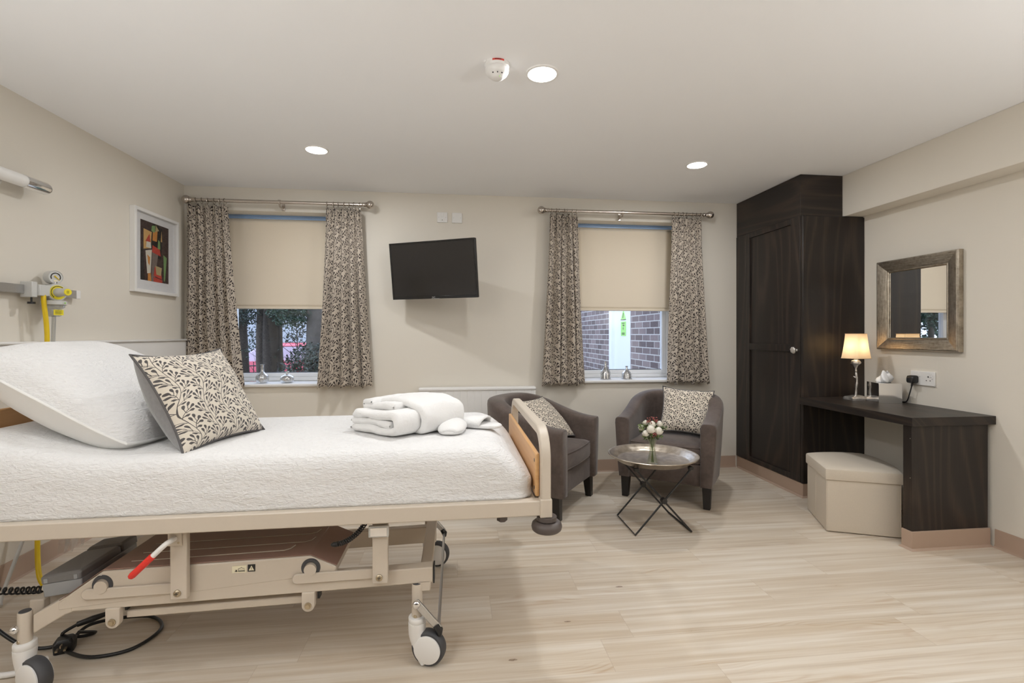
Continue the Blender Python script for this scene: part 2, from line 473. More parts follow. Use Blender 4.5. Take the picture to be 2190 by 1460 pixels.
def sprig_fabric(name, U, ground, dark):
    """woven fabric with trailing leaf sprays; UV in metres"""
    t = NT(name); uv = t.coord('UV')
    nz = t.n('ShaderNodeTexNoise', {'Vector':uv,'Scale':9.0,'Detail':1.0}).outputs[1]
    nx,ny,_ = t.xyz(nz)
    x,y,_ = t.xyz(uv)
    p = t.m('ADD', t.m('DIVIDE',x,U), t.m('MULTIPLY', t.m('SUBTRACT',nx,.5), .32))
    q = t.m('ADD', t.m('DIVIDE',y,U), t.m('MULTIPLY', t.m('SUBTRACT',ny,.5), .32))
    p = t.m('ADD', p, t.m('MULTIPLY', t.m('SINE', t.m('MULTIPLY', q, 2.6)), .20))
    colr = t.m('FLOOR', p)
    pm = t.m('SUBTRACT', t.m('SUBTRACT', p, colr), .5)
    a = t.m('ABSOLUTE', pm); sd = t.m('SIGN', pm)
    qs = t.m('ADD', q, t.m('ADD', t.m('MULTIPLY', sd, .135), t.m('MULTIPLY', colr, .37)))
    H = .54
    yb = t.m('SUBTRACT', qs, t.m('MULTIPLY', a, .9))
    rr = t.m('FLOORED_MODULO', yb, H)
    yy = t.m('ADD', rr, t.m('MULTIPLY', a, .9))
    masks = [t.m('LESS_THAN', a, .013)]
    # main branch of the spray
    br = t.m('ABSOLUTE', t.m('SUBTRACT', t.m('SUBTRACT', rr, .20), t.m('MULTIPLY', t.m('MULTIPLY', t.m('SUBTRACT',a,.22), t.m('SUBTRACT',a,.22)), -1.6)))
    masks.append(t.m('MULTIPLY', t.m('LESS_THAN', br, .014), t.m('LESS_THAN', a, .38)))
    for (cx,cy,phi,st) in ((.42,.57,38,.06),(.30,.66,68,.17),(.145,.545,86,.17),(.37,.395,12,.13),(.17,.20,8,.14)):
        ca, sa = math.cos(R(phi)), math.sin(R(phi))
        dx = t.m('SUBTRACT', a, cx); dy = t.m('SUBTRACT', yy, cy)
        u = t.m('ADD', t.m('MULTIPLY',dx,ca), t.m('MULTIPLY',dy,sa))
        w = t.m('SUBTRACT', t.m('MULTIPLY',dy,ca), t.m('MULTIPLY',dx,sa))
        un = t.m('DIVIDE', u, .098)
        wn = t.m('DIVIDE', w, t.m('ADD', t.m('MULTIPLY', un, .022), .046))
        d = t.m('ADD', t.m('MULTIPLY',un,un), t.m('MULTIPLY',wn,wn))
        masks.append(t.m('LESS_THAN', d, 1.0))
        stalk = t.m('MULTIPLY', t.m('LESS_THAN', t.m('ABSOLUTE', t.m('ADD', w, t.m('MULTIPLY', t.m('MULTIPLY',u,u), .9))), .011),
                    t.m('MULTIPLY', t.m('GREATER_THAN', u, -.08-st), t.m('LESS_THAN', u, 0.0)))
        masks.append(stalk)
    mk = masks[0]
    for k in masks[1:]: mk = t.m('MAXIMUM', mk, k)
    weave = t.noise(t.map(uv,(1,1,1)), 900, 2)
    g = t.mix(weave, tuple(v*.88 for v in ground), tuple(v*1.1 for v in ground))
    dk = t.mix(weave, tuple(v*.7 for v in dark), tuple(v*1.5 for v in dark))
    t.set(col=t.mix(mk, g, dk), rough=.85, sheen=.1)
    t.bump(t.m('ADD', mk, t.m('MULTIPLY',weave,.3)), .15, .002); return t.mat
MAT['sprig_curtain'] = sprig_fabric('leaf_sprig_curtain_fabric', .128, (.50,.435,.36), (.040,.030,.027))
MAT['sprig_cushion'] = sprig_fabric('leaf_sprig_cushion_fabric', .086, (.66,.60,.51), (.070,.064,.063))
MAT['sprig_chair'] = sprig_fabric('leaf_sprig_seat_cushion_fabric', .088, (.68,.61,.51), (.040,.032,.030))

def brick_mat():
    t = NT('brown_brick'); co = t.coord(); x,y,z = t.xyz(co)
    b = t.n('ShaderNodeTexBrick', {'Vector':t.vec(y,z),'Color1':(.17,.13,.125,1),'Color2':(.34,.27,.255,1),'Mortar':(.62,.60,.57,1),'Scale':1.0,'Mortar Size':.006,'Mortar Smooth':.1,'Brick Width':.225,'Row Height':.075})
    nz = t.noise(co, 60, 4)
    c = t.mix(.35, b.outputs[0], t.mix(nz,(.08,.06,.06),(.40,.34,.33)), 'OVERLAY')
    t.set(col=c, rough=.9); t.bump(t.m('ADD',t.m('MULTIPLY',b.outputs[1],-1.0),t.m('MULTIPLY',nz,.4)), .5, .008)
    return t.mat
MAT['brick'] = brick_mat()
MAT['bark'] = plain('bark', (.050,.038,.027), .95, nscale=14, namt=.5, bump=.8)
MAT['bark2'] = plain('grey_bark', (.068,.058,.048), .95, nscale=14, namt=.5, bump=.8)
def leaf_mat(name, a, b):
    t = NT(name); g = t.n('ShaderNodeNewGeometry')
    t.set(col=t.mix(g.outputs['Random Per Island'], a, b), rough=.5); return t.mat
MAT['leaf'] = leaf_mat('dark_green_leaves', (.004,.012,.005), (.020,.052,.020))
MAT['leaf2'] = leaf_mat('olive_leaves', (.008,.012,.008), (.028,.042,.025))
MAT['lawn'] = plain('dark_lawn', (.035,.05,.025), .95, nscale=12, namt=.4)
MAT['paving'] = plain('grey_paving', (.25,.25,.25), .9, nscale=12, namt=.2)
MAT['render_wall'] = plain('pale_render', (.55,.56,.60), .9, nscale=6, namt=.05)
MAT['car_red'] = plain('red_car_paint', (.62,.03,.07), .2, namt=.02, coat=.5)
MAT['car_glass'] = plain('car_glass', (.45,.35,.42), .08, namt=.02)
MAT['roof_tile'] = plain('roof_tile', (.16,.11,.09), .85, nscale=30, namt=.2)
def emis(name, col, s):
    t = NT(name); t.set(col=(.9,.9,.9), emit=col, estr=s, rough=.4); return t.mat
MAT['lens'] = emis('downlight_lens', (1.0,.93,.82), 30.0)
def shade_mat():
    t = NT('lamp_shade_silk'); co = t.coord(); nz = t.noise(co, 300, 2)
    di = t.n('ShaderNodeBsdfDiffuse', {0:(.80,.70,.56,1)})
    tr = t.n('ShaderNodeBsdfTranslucent', {0:t.mix(nz,(.86,.72,.52),(.92,.79,.60))})
    mx = t.n('ShaderNodeMixShader', {0:.55,1:di.outputs[0],2:tr.outputs[0]})
    t.t.links.new(mx.outputs[0], t.out.inputs[0]); return t.mat
MAT['shade'] = shade_mat()
MAT['bulb'] = emis('warm_bulb', (1.0,.74,.46), 20.0)
MAT['petal'] = plain('white_petal', (.90,.875,.79), .6, nscale=60, namt=.05)
MAT['berry'] = plain('dusty_red_berry', (.30,.075,.065), .5, nscale=80, namt=.3)
MAT['greenstem'] = plain('green_stem', (.13,.19,.05), .5, nscale=60, namt=.2)
MAT['sprigleaf'] = leaf_mat('bouquet_leaves', (.05,.085,.02), (.17,.22,.07))
MAT['tissue'] = plain('tissue_paper', (.92,.92,.92), .9, namt=.01)
ART = [plain('art_%s' % n_, c_, .6, nscale=50, namt=.08) for n_, c_ in (('umber',(.055,.032,.028)),('ochre',(.62,.38,.14)),('red',(.50,.06,.04)),('cream',(.70,.66,.56)),('black',(.012,.010,.010)),('green',(.20,.34,.13)),('grey',(.20,.16,.14)),('orange',(.62,.26,.06)),('tan',(.45,.36,.18)))]

# ------------------------------------------------------------------ room shell
WINS = [(-1.95, -1.06), (1.04, 2.02)]
ZS, ZH = 0.80, 2.20           # opening bottom / top
WT = 0.30                     # wall thickness
floor = struct(bx(XL-.3, XR+.3, YF-.3, YB, -.12, 0).build('floor', MAT['floor']))
ceiling = struct(bx(XL-.3, XR+.3, YF-.3, YB+WT, ZC, ZC+.15).build('ceiling', MAT['ceiling']))
struct(bx(XL-.3, XL, YF-.3, YB+WT, 0, ZC).build('wall_left', MAT['wall']))
struct(bx(XR, XR+.3, YF-.3, YB+WT, 0, ZC).build('wall_right', MAT['wall']))
struct(bx(XL, XR, YF-.3, YF, 0, ZC).build('wall_rear', MAT['rear_wall']))
wb = MB()
xs = [XL, WINS[0][0], WINS[0][1], WINS[1][0], WINS[1][1], XR]
wb.box(XL, XR, YB, YB+WT, 0, ZS-.025)
wb.box(XL, XR, YB, YB+WT, ZH, ZC)
for a, b in ((0,1),(2,3),(4,5)):
    wb.box(xs[a], xs[b], YB, YB+WT, ZS-.025, ZH)
struct(wb.build('wall_back', MAT['wall'], smooth=0))
struct(bx(2.875, XR, YF, YB, 2.08, ZC).build('trim_1', MAT['wall'], bevel=.003))       # boxed beam along the right wall
struct(bx(XL, XL+.055, .2, YB, .99, 1.150).box(XL, XL+.068, .2, YB, 1.150, 1.165).build('trim_2', MAT['white_gloss'], bevel=.006))  # boxed service trunking

def skirting(name, pts):
    """vinyl skirting 10 cm high along pts (x,y), thickness to the left of travel, coved foot"""
    m = MB(); rings = []
    P = [Vector((x,y,0)) for x,y in pts]
    prof = [(0,0),(.020,0),(.010,.006),(.0055,.018),(.005,.098),(.003,.102),(0,.102)]
    for i,p in enumerate(P):
        t1 = (P[i]-P[i-1]).normalized() if i else None
        t2 = (P[i+1]-P[i]).normalized() if i < len(P)-1 else None
        n = [Vector((-t.y,t.x,0)) for t in (t1,t2) if t is not None]
        nn = (n[0]+n[-1]).normalized(); k = 1/max(.4, nn.dot(n[0]))
        rings.append([tuple(p+nn*a*k+Vector((0,0,z))) for a,z in prof])
    m.loft(rings)
    return struct(m.build(name, MAT['skirt'], smooth=30))
skirting('baseboard_back', [(2.52, YB), (XL, YB)])
skirting('baseboard_left', [(XL, YB), (XL, YF)])
skirting('baseboard_right', [(XR, YF), (XR, 2.40)])

def window(k, x0, x1):
    t = thing('window_%d' % k, None, None, ((x0+x1)/2, YB+.2, ZS))
    del t['label'], t['category']; t['kind'] = 'structure'
    y0, y1 = YB+.215, YB+.285
    m = MB()
    for (a,b,c,d) in ((x0,x0+.055,ZS,ZH),(x1-.055,x1,ZS,ZH)):
        m.box(a,b,y0,y1,c,d)
    m.box(x0+.055,x1-.055,y0,y1,ZS,ZS+.035); m.box(x0+.055,x1-.055,y0,y1,ZH-.055,ZH)
    m.build('window_frame', MAT['upvc'], t, bevel=.006)
    s = MB()
    s.box(x0+.055,x0+.095,y0+.008,y1-.008,ZS+.035,ZH-.055); s.box(x1-.095,x1-.055,y0+.008,y1-.008,ZS+.035,ZH-.055)
    s.box(x0+.095,x1-.095,y0+.008,y1-.008,ZS+.035,ZS+.07); s.box(x0+.095,x1-.095,y0+.008,y1-.008,ZH-.095,ZH-.055)
    s.build('sash', MAT['upvc'], t, bevel=.005)
    bx(x0+.09,x1-.09,y0+.03,y0+.036,ZS+.065,ZH-.09).build('pane', MAT['pane'], t, smooth=0)
    g = MB(); g.tube([(x0+.095,y0+.03,ZS+.072),(x1-.095,y0+.03,ZS+.072)], .004, 8)
    g.build('gasket', MAT['rubber'], t)
    bx(x0-.0,x1+.0,YB-.032,YB+.215,ZS-.025,ZS).build('sill', MAT['white_gloss'], t, bevel=.009, seg=3)
    return t
for k,(a,b) in enumerate(WINS): window(k+1, a, b)

# roller blinds inside the reveals
def blind(x0, x1, label):
    t = thing('roller_blind', label, 'blind', ((x0+x1)/2, 4.29, ZH), group='roller blinds half lowered in the windows')
    MB().tube([(x0,4.30,2.172),(x1,4.30,2.172)], .020, 20).build('roller', MAT['blind'], t)
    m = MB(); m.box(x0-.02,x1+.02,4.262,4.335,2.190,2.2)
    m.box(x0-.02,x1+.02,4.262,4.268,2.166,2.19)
    m.build('daylight_cassette', MAT['daylight_blue'], t, bevel=.003)  # blue colour stands in for daylight at the blind top
    m = MB(); rows = []
    for i in range(31):
        z = 2.16 - (2.16-1.435)*i/30
        rows.append([(x0+.012+(x1-x0-.024)*j/12, 4.279+.0015*math.sin(j*1.3+i*.25), z) for j in range(13)])
    m.grid(rows).build('blind_fabric', MAT['blind'], t, solid=.001)
    bx(x0+.012,x1-.012,4.274,4.285,1.415,1.437).build('bottom_bar', MAT['blind'], t, bevel=.004)
blind(-1.925, -1.085, 'cream roller blind half down in the left window, beside the wall picture')
blind(1.065, 1.995, 'cream roller blind half down in the right window, above the armchairs')

# curtain poles with rings
CURT = {'a':((-2.085,-1.785),(-2.105,-1.675)), 'b':((-1.04,-.765),(-1.125,-.69)), 'c':((.795,1.035),(.728,1.10)), 'd':((1.885,2.150),(1.853,2.224))}
YC, ZP = 4.035, 2.252
def pole(x0, x1, xb, label, cur):
    t = thing('curtain_pole', label, 'curtain pole', ((x0+x1)/2, YC, ZP), group='curtain poles')
    MB().tube([(x0+.035,YC,ZP),(x1-.035,YC,ZP)], .014, 18).build('rod', MAT['nickel'], t)
    for sx, x in ((1,x0),(-1,x1)):
        m = MB(); m.ball((x,YC,ZP), .033, 20, 14)
        m.M = rot_M((x+sx*.026,YC,ZP), 0, 0, R(90)*sx)
        m.lathe([(.018,0),(.022,.004),(.018,.010),(.0165,.03),(.019,.034),(.0165,.038)], 20)
        m.build('finial', MAT['nickel'], t)
    m = MB(); m.M = rot_M((xb,YC,ZP), 0, 0, R(90)); m.lathe([(.0145,-.01),(.019,-.009),(.019,.009),(.0145,.01)], 18)
    m.M = Matrix.Identity(4)
    m.bar([(xb,YC,ZP-.016),(xb,YC+.012,ZP-.034),(xb,YB,ZP-.034)], .012, .010, (1,0,0))
    m.box(xb-.011,xb+.011,YB-.008,YB,ZP-.050,ZP+.015)
    m.build('bracket', MAT['nickel'], t, bevel=.0015)
    for c in cur:
        (a,b),_ = CURT[c]
        for i in range(7):
            x = a + .012 + (b-a-.024)*i/6 + random.Random(i*7+ord(c)).uniform(-.008,.008)
            m = MB(); al = random.Random(i+ord(c)).uniform(-.25,.25)
            m.tube([(x+.022*math.cos(q)*math.sin(al), YC+.022*math.cos(q)*math.cos(al), ZP-.006+.022*math.sin(q)) for q in [2*PI*k/20 for k in range(20)]], .0024, 8, closed=True)
            m.tube([(x,YC,ZP-.028),(x,YC,ZP-.038)], .0018, 6)
            m.build('ring', MAT['nickel'], t)
pole(-2.088, -.692, -1.395, 'satin nickel curtain pole over the left window', 'ab')
pole(.718, 2.228, 1.43, 'satin nickel curtain pole over the right window', 'cd')

def curtain(key, label, seed, phase=0.0, mirror=False, ztop=2.215, zbot=.772):
    (ta,tb),(ba,bb) = CURT[key]; rd = random.Random(seed)
    NU, NV = 120, 60
    K = 5
    cent = sorted([(i+.5+rd.uniform(-.18,.18))/K for i in range(K)])
    amp = [rd.uniform(.75,1.25) for _ in range(K)]
    rows = []; uvs = []
    for j in range(NV+1):
        v = j/NV; w = v**1.25
        xa, xb = ta+(ba-ta)*w, tb+(bb-tb)*w
        A = .020 + .036*sm(v*1.4)
        row = []
        for i in range(NU+1):
            u = i/NU
            # large folds plus pinch pleats near the heading
            f = 0
            for k in range(K):
                f += amp[k]*math.exp(-((u-cent[k]-.012*math.sin(v*3+k+phase))/.055)**2)
            f -= .55
            pin = .45*math.sin(u*2*PI*14+phase)*max(0,1-v*5)
            wob = .25*math.sin(u*2*PI*2.3+v*2.2+phase)*v
            x = xa+(xb-xa)*u + .010*math.sin(u*2*PI*K+phase)*(.3+v)
            y = YC - A*(f+pin+wob)
            z = ztop+(zbot-ztop)*v + .012*math.sin(u*2*PI*K+1+phase)*v + (.012*math.sin(u*30)*(1-v*12) if v < .083 else 0)
            row.append((x,y,z))
        rows.append(row)
    ref = rows[NV//2]; L = [0.0]
    for i in range(NU): L.append(L[-1]+math.hypot(ref[i+1][0]-ref[i][0], ref[i+1][1]-ref[i][1])*1.25)
    for j in range(NV+1):
        uvs.append([((-1 if mirror else 1)*L[i]+seed*.31, (1-j/NV)*(ztop-zbot)+seed*.17) for i in range(NU+1)])
    o = MB().grid(rows, uvs).build('curtain', MAT['sprig_curtain'], None, smooth=180, solid=.003)
    tag(o, label, 'curtain', 'leaf sprig curtains')
curtain('a', 'leaf patterned curtain at far left, nearest the wall picture', 3, .3)
curtain('b', 'leaf patterned curtain right of the left window, beside the television', 5, 1.9, True)
curtain('c', 'leaf patterned curtain left of the right window, above the radiator end', 8, 3.0)
curtain('d', 'leaf patterned curtain at far right, nearest the dark wardrobe', 11, 4.4, True)

# ------------------------------------------------------------------ ceiling fittings
def add_area(name, loc, size, watts, parent=None, spread=180):
    l = bpy.data.lights.new(name, 'AREA'); l.shape = 'DISK'; l.size = size; l.energy = watts; l.color = LAMP_COL; l.spread = R(spread)
    o = bpy.data.objects.new(name, l); COL.objects.link(o); o.location = loc
    return o
for x, y, lab in DOWNLIGHTS:
    t = thing('ceiling_downlight', lab, 'ceiling light', (x,y,ZC), group='recessed ceiling downlights')
    MB().lathe([(.063,-.001),(.065,-.006),(.074,-.005),(.077,0)], 40, (x,y,ZC), caps=False).build('bezel', MAT['white_plastic'], t)
    MB().lathe([(.0635,-.002),(.056,-.006),(.03,-.0085),(.001,-.0095)], 40, (x,y,ZC)).build('lens', MAT['lens'], t)
    a = add_area('lamp', (x,y,ZC-.012), .11, LAMP_W, t); a.parent = t; a.location = (0,0,-.012)
for x, y, share in HIDDEN_LIGHTS:
    t = thing('ceiling_downlight', 'recessed ceiling downlight outside the picture behind the camera', 'ceiling light', (x,y,ZC), group='downlights behind the camera')
    MB().lathe([(.063,-.001),(.065,-.006),(.074,-.005),(.077,0)], 40, (x,y,ZC), caps=False).build('bezel', MAT['white_plastic'], t)
    MB().lathe([(.0635,-.002),(.056,-.006),(.03,-.0085),(.001,-.0095)], 40, (x,y,ZC)).build('lens', MAT['lens'], t)
    a = add_area('lamp', (x,y,ZC-.012), .11, LAMP_W*share, t); a.parent = t; a.location = (0,0,-.012)

# uplighters added unseen behind the camera to brighten the ceiling
for ux, uy, ulab in ((-1.75,-.25,'added uplighter by the left wall, unseen behind the camera, brightening the ceiling'),(2.5,-.3,'added uplighter by the right wall, unseen behind the camera, brightening the ceiling')):
    t = thing('added_uplighter', ulab, 'added lamp', (ux,uy,0), group='added uplighters behind the camera')
    MB().lathe([(.14,0),(.14,.015),(.02,.03)], 30, (ux,uy,0)).build('base', MAT['nickel'], t)
    MB().tube([(ux,uy,.02),(ux,uy,1.16)], .012, 12).build('pole', MAT['nickel'], t)
    MB().lathe([(.02,1.14),(.10,1.18),(.17,1.26),(.175,1.265),(.165,1.265),(.095,1.19),(.01,1.16)], 36, (ux,uy,0)).build('bowl', MAT['white_gloss'], t)
    l = bpy.data.lights.new('added_uplight','AREA'); l.shape='DISK'; l.size=.24; l.energy=UP_W; l.color=LAMP_COL
    o = bpy.data.objects.new('added_uplight', l); COL.objects.link(o); o.parent=t; o.location=(0,0,1.245); o.rotation_euler=(PI,0,0)

# smoke detector
sx, sy = .180, 2.12
t = thing('smoke_detector', 'white domed smoke detector with a red strip label on the ceiling', 'smoke detector', (sx,sy,ZC))
MB().lathe([(.055,0),(.055,-.009),(.052,-.017),(.050,-.019)], 40, (sx,sy,ZC)).build('base', MAT['white_plastic'], t)
dome = MB().lathe([(.050,-.019),(.052,-.022),(.051,-.034),(.044,-.047),(.034,-.054),(.028,-.061),(.016,-.065),(.001,-.066)], 40, (sx,sy,ZC)).build('dome', MAT['white_plastic'], t)
m = MB()
for q in (-122,-92,-62):
    m.M = rot_M((sx+.039*math.cos(R(q)), sy+.039*math.sin(R(q)), ZC-.0515), R(q), 0, R(38)); m.box(-.003,.004,-.0022,.0022,-.003,.001)
m.build('vent_slots', MAT['ink'], dome, smooth=0)
m = MB(); m.ball((sx+.009,sy-.024,ZC-.0625), .0024, 8, 6); m.build('indicator', MAT['green_lab'], dome)
m = MB(); m.M = rot_M((sx,sy,ZC))
rows = [[(.0555*math.cos(R(a)), .0555*math.sin(R(a)), z) for a in range(-116,-60,6)] for z in (-.0025,-.0095)]
m.grid(rows); rd = random.Random(1)
m.build('warning_label', MAT['red_lab'], t, solid=.001)
m = MB(); m.M = rot_M((sx,sy,ZC))
for i,a in enumerate((-103,-98,-93,-88,-83,-78)):
    m.M = rot_M((sx+.0562*math.cos(R(a)), sy+.0562*math.sin(R(a)), ZC-.0060), R(a)); m.box(-.0005,.0004,-.0015,.0015,-.0018,.0018)
m.build('label_text', MAT['ink'], t, smooth=0)
m = MB(); m.ball((sx-.056,sy-.020,ZC-.001), .008, 10, 8, (1,1,.6)); m.build('cable_grommet', MAT['white_plastic'], t)

# ------------------------------------------------------------------ back wall: sockets, radiator, television
def screw(m, x, y, z, r=.003, ax='y'):
    m.M = rot_M((x,y,z), 0, R(90)) if ax == 'y' else rot_M((x,y,z), 0, 0, R(-90))
    m.lathe([(r,-.0005),(r,.0006),(r*.4,.0012)], 10); m.M = Matrix.Identity(4)
def plate(x0, x1, z0, z1, label, sw):
    t = thing('switch_plate', label, 'socket', ((x0+x1)/2, YB, (z0+z1)/2), group='white plates above the television')
    bx(x0,x1,YB-.011,YB,z0,z1).build('faceplate', MAT['white_plastic'], t, bevel=.003)
    cx, cz = (x0+x1)/2, (z0+z1)/2
    for s in (-1,1):
        m = MB(); screw(m, cx+s*.030, YB-.0112, cz); m.build('screw', MAT['steel'], t)
    if sw:
        bx(cx-.009,cx+.009,YB-.0145,YB-.011,cz+.004,cz+.034).build('rocker', MAT['white_plastic'], t, bevel=.0015)
        bx(cx-.014,cx+.014,YB-.0125,YB-.011,cz-.033,cz-.013).build('fuse_holder', MAT['white_plastic'], t, bevel=.001)
        bx(cx-.003,cx+.003,YB-.0130,YB-.0122,cz-.026,cz-.021).build('slot', MAT['ink'], t, smooth=0)
plate(-.157,-.071,2.145,2.231, 'white fused switch plate with rocker, left of the two above the television', True)
plate(-.033,.053,2.144,2.230, 'white blank plate with two screws, right of the two above the television', False)

t = thing('radiator', 'white panel radiator under the television, behind the bed', 'radiator', (.18, YB-.06, .15))
m = MB(); x0,x1 = -.30,.668
prof = []
n = 16
pts = []
for i in range(n):
    a = x0+.008+(x1-x0-.016)*i/n; w = (x1-x0-.016)/n
    pts += [(a+.004,0.0),(a+w*.46,0.0),(a+w*.48,.002),(a+w*.52,.002),(a+w*.54,0.0)]
front = [(x, YB-.105+d) for x,d in pts]
poly = [(x0,YB-.103)]+front+[(x1,YB-.103),(x1,YB-.09),(x0,YB-.09)]
m.prism(poly[::1], .17, .735); m.build('front_panel', MAT['white_gloss'], t, smooth=30)
m = MB(); m.box(x0-.004,x1+.004,YB-.112,YB-.024,.733,.760); m.build('top_grille', MAT['white_gloss'], t, bevel=.008)
for xx in (x0, x1-.012): bx(xx,xx+.012,YB-.105,YB-.028,.17,.745).build('side_panel', MAT['white_gloss'], t, bevel=.004)
bx(x0+.01,x1-.01,YB-.045,YB-.030,.17,.733).build('rear_panel', MAT['white_gloss'], t)
for xx in (x0+.15,x1-.15): bx(xx-.02,xx+.02,YB-.032,YB-.001,.25,.65).build('wall_bracket', MAT['steel'], t)
for xx in (x0+.03,x1-.03): MB().tube([(xx,YB-.07,.17),(xx,YB-.07,0)], .0075, 10).build('pipe', MAT['white_gloss'], t)

t = thing('television', 'black flat television tilted on a wall bracket between the windows', 'television', (-.18, YB, 1.70))
wv = Vector((.70,-.353,0)).normalized(); up0 = Vector((0,0,1)); nrm = Vector((wv.y,-wv.x,0))   # faces -y and left
if nrm.y > 0: nrm = -nrm
til = R(7.5)
upv = (up0*math.cos(til) + nrm*math.sin(til)).normalized(); nv = wv.cross(upv).normalized()
TVM = frame_M((-.178,3.79,1.700), wv, upv, nv)     # local x right, y up, z out of the screen
w, h = .372, .222
m = MB(); m.M = TVM
m.box(-w,w,-h,h,-.022,.008); m.box(-w*.72,w*.72,-h*.75,h*.55,-.055,-.02)
m.build('casing', MAT['black'], t, bevel=.004)
m = MB(); m.M = TVM; m.box(-w+.014,w-.014,-h+.022,h-.014,.008,.0095); m.build('screen', MAT['screen'], t, smooth=0)
fr = MB(); fr.M = TVM
for q in ((-w,w,h-.013,h),(-w,w,-h,-h+.021),(-w,-w+.013,-h+.021,h-.013),(w-.013,w,-h+.021,h-.013)): fr.box(*q,.008,.012)
bezl = fr.build('bezel', MAT['dark_wing'], t, bevel=.0015)
text_mesh('logo', 'JVC', .019, .0004, MAT['steel'], bezl, TVM @ Matrix.Translation((0,-h+.004,.0124)))
m = MB(); m.M = TVM; m.box(-.02,.05,-h+.0005,-h+.003,.0122,.0128); m.build('sensor_strip', MAT['mid_grey'], bezl, smooth=0)
m = MB(); m.M = TVM; m.box(-.1,.1,-.1,.1,-.075,-.055); m.M = Matrix.Identity(4)
c0 = TVM @ Vector((0,0,-.07))
m.box(-.16-.05,-.16+.05,YB-.03,YB,1.62,1.80)
m.bar([tuple(c0),(-.02,3.99,1.70),(-.16,YB-.02,1.70)], .03, .05)
m.build('wall_arm', MAT['black'], t, bevel=.002)

# ------------------------------------------------------------------ bottles on the sills
def bottle(x, y, prof, label, ribs=0, n=36):
    t = thing('bottle', label, 'bottle', (x,y,ZS), group='silvered glass bottles on the window sills')
    m = MB(); rings = []
    for r,z in prof:
        rings.append([(x+r*(1+(.06*math.cos(ribs*2*PI*k/n) if ribs and .01 < z < .085 else 0))*math.cos(2*PI*k/n), y+r*(1+(.06*math.cos(ribs*2*PI*k/n) if ribs and .01 < z < .085 else 0))*math.sin(2*PI*k/n), ZS+z) for k in range(n)])
    m.loft(rings)
    m.build('body', MAT['mercury'], t, smooth=60)
    zt = prof[-1][1]; rt = prof[-1][0]
    MB().lathe([(rt*.7,zt-.004),(rt*1.5,zt-.002),(rt*1.6,zt+.003),(rt*.8,zt+.005),(rt*.6,zt)], 24, (x,y,ZS)).build('rim', MAT['mercury'], t)
bottle(-1.587,4.20,[(.028,0),(.042,.006),(.049,.030),(.046,.055),(.032,.075),(.016,.088),(.0125,.10),(.011,.15)], 'tall ribbed silver bottle with long neck on the left window sill', 12)
bottle(-1.391,4.20,[(.030,0),(.048,.008),(.055,.032),(.046,.054),(.022,.066),(.012,.072),(.012,.092)], 'squat round silver bottle with short neck on the left window sill')
bottle(1.33,4.20,[(.045,0),(.047,.003),(.046,.008),(.046,.055),(.040,.072),(.020,.100),(.012,.125),(.009,.155)], 'tall tapered silver bottle on the right window sill')
bottle(1.525,4.20,[(.047,0),(.049,.004),(.045,.010),(.044,.045),(.034,.062),(.016,.080),(.010,.092),(.009,.112)], 'short shouldered silver bottle on the right window sill')

# ------------------------------------------------------------------ outside
GZ = -.45
struct(bx(-16,16,YB+WT,40,GZ-.1,GZ).build('ground_outside', MAT['lawn']))
t = thing('brick_wing', 'brown brick wing of the building seen through the right window', 'building', (2.14,7.0,GZ))
m = MB()
m.box(2.16,2.46,YB+WT,5.82,GZ,3.4); m.box(2.16,2.46,6.62,12.5,GZ,3.4); m.box(2.16,2.46,5.82,6.62,1.95,3.4)
m.build('wall', MAT['brick'], t, smooth=0)
d = bx(2.20,2.26,5.87,6.54,GZ,1.9).build('door', MAT['upvc'], t)
m = MB(); m.box(2.15,2.28,5.80,5.87,GZ,1.95); m.box(2.15,2.28,6.54,6.64,GZ,1.95); m.box(2.15,2.28,5.87,6.54,1.88,1.95); m.build('door_frame', MAT['upvc'], t, bevel=.004)
def on_door(m, y0,y1,z0,z1,e=0): m.box(2.1965-e,2.1995-e,y0,y1,z0,z1)
m = MB(); on_door(m, 6.08,6.27,1.18,1.37); m.build('green_notice', MAT['green_lab'], d, smooth=0)
m = MB(); rows=[]; 
m.loft([[(2.1965,6.08,1.40),(2.1965,6.27,1.40),(2.1965,6.175,1.53)],[(2.1995,6.08,1.40),(2.1995,6.27,1.40),(2.1995,6.175,1.53)]])
m.build('warning_triangle', MAT['green_lab'], d, smooth=0)
m = MB()
for i,(a,b,c) in enumerate(((6.125,6.225,1.345),(6.135,6.20,1.322),(6.135,6.19,1.31),(6.17,6.185,1.265),(6.125,6.225,1.215),(6.125,6.225,1.20))):
    on_door(m, a,b,c,c+(.03 if i==3 else .008), .002)
m.M = rot_M((2.195,6.178,1.45),0,R(20)); m.box(-.001,.001,-.008,.008,-.035,.035); m.M = Matrix.Identity(4)
on_door(m, 6.075,6.275,1.392,1.399,.002)
m.build('notice_text', MAT['ink'], d, smooth=0)

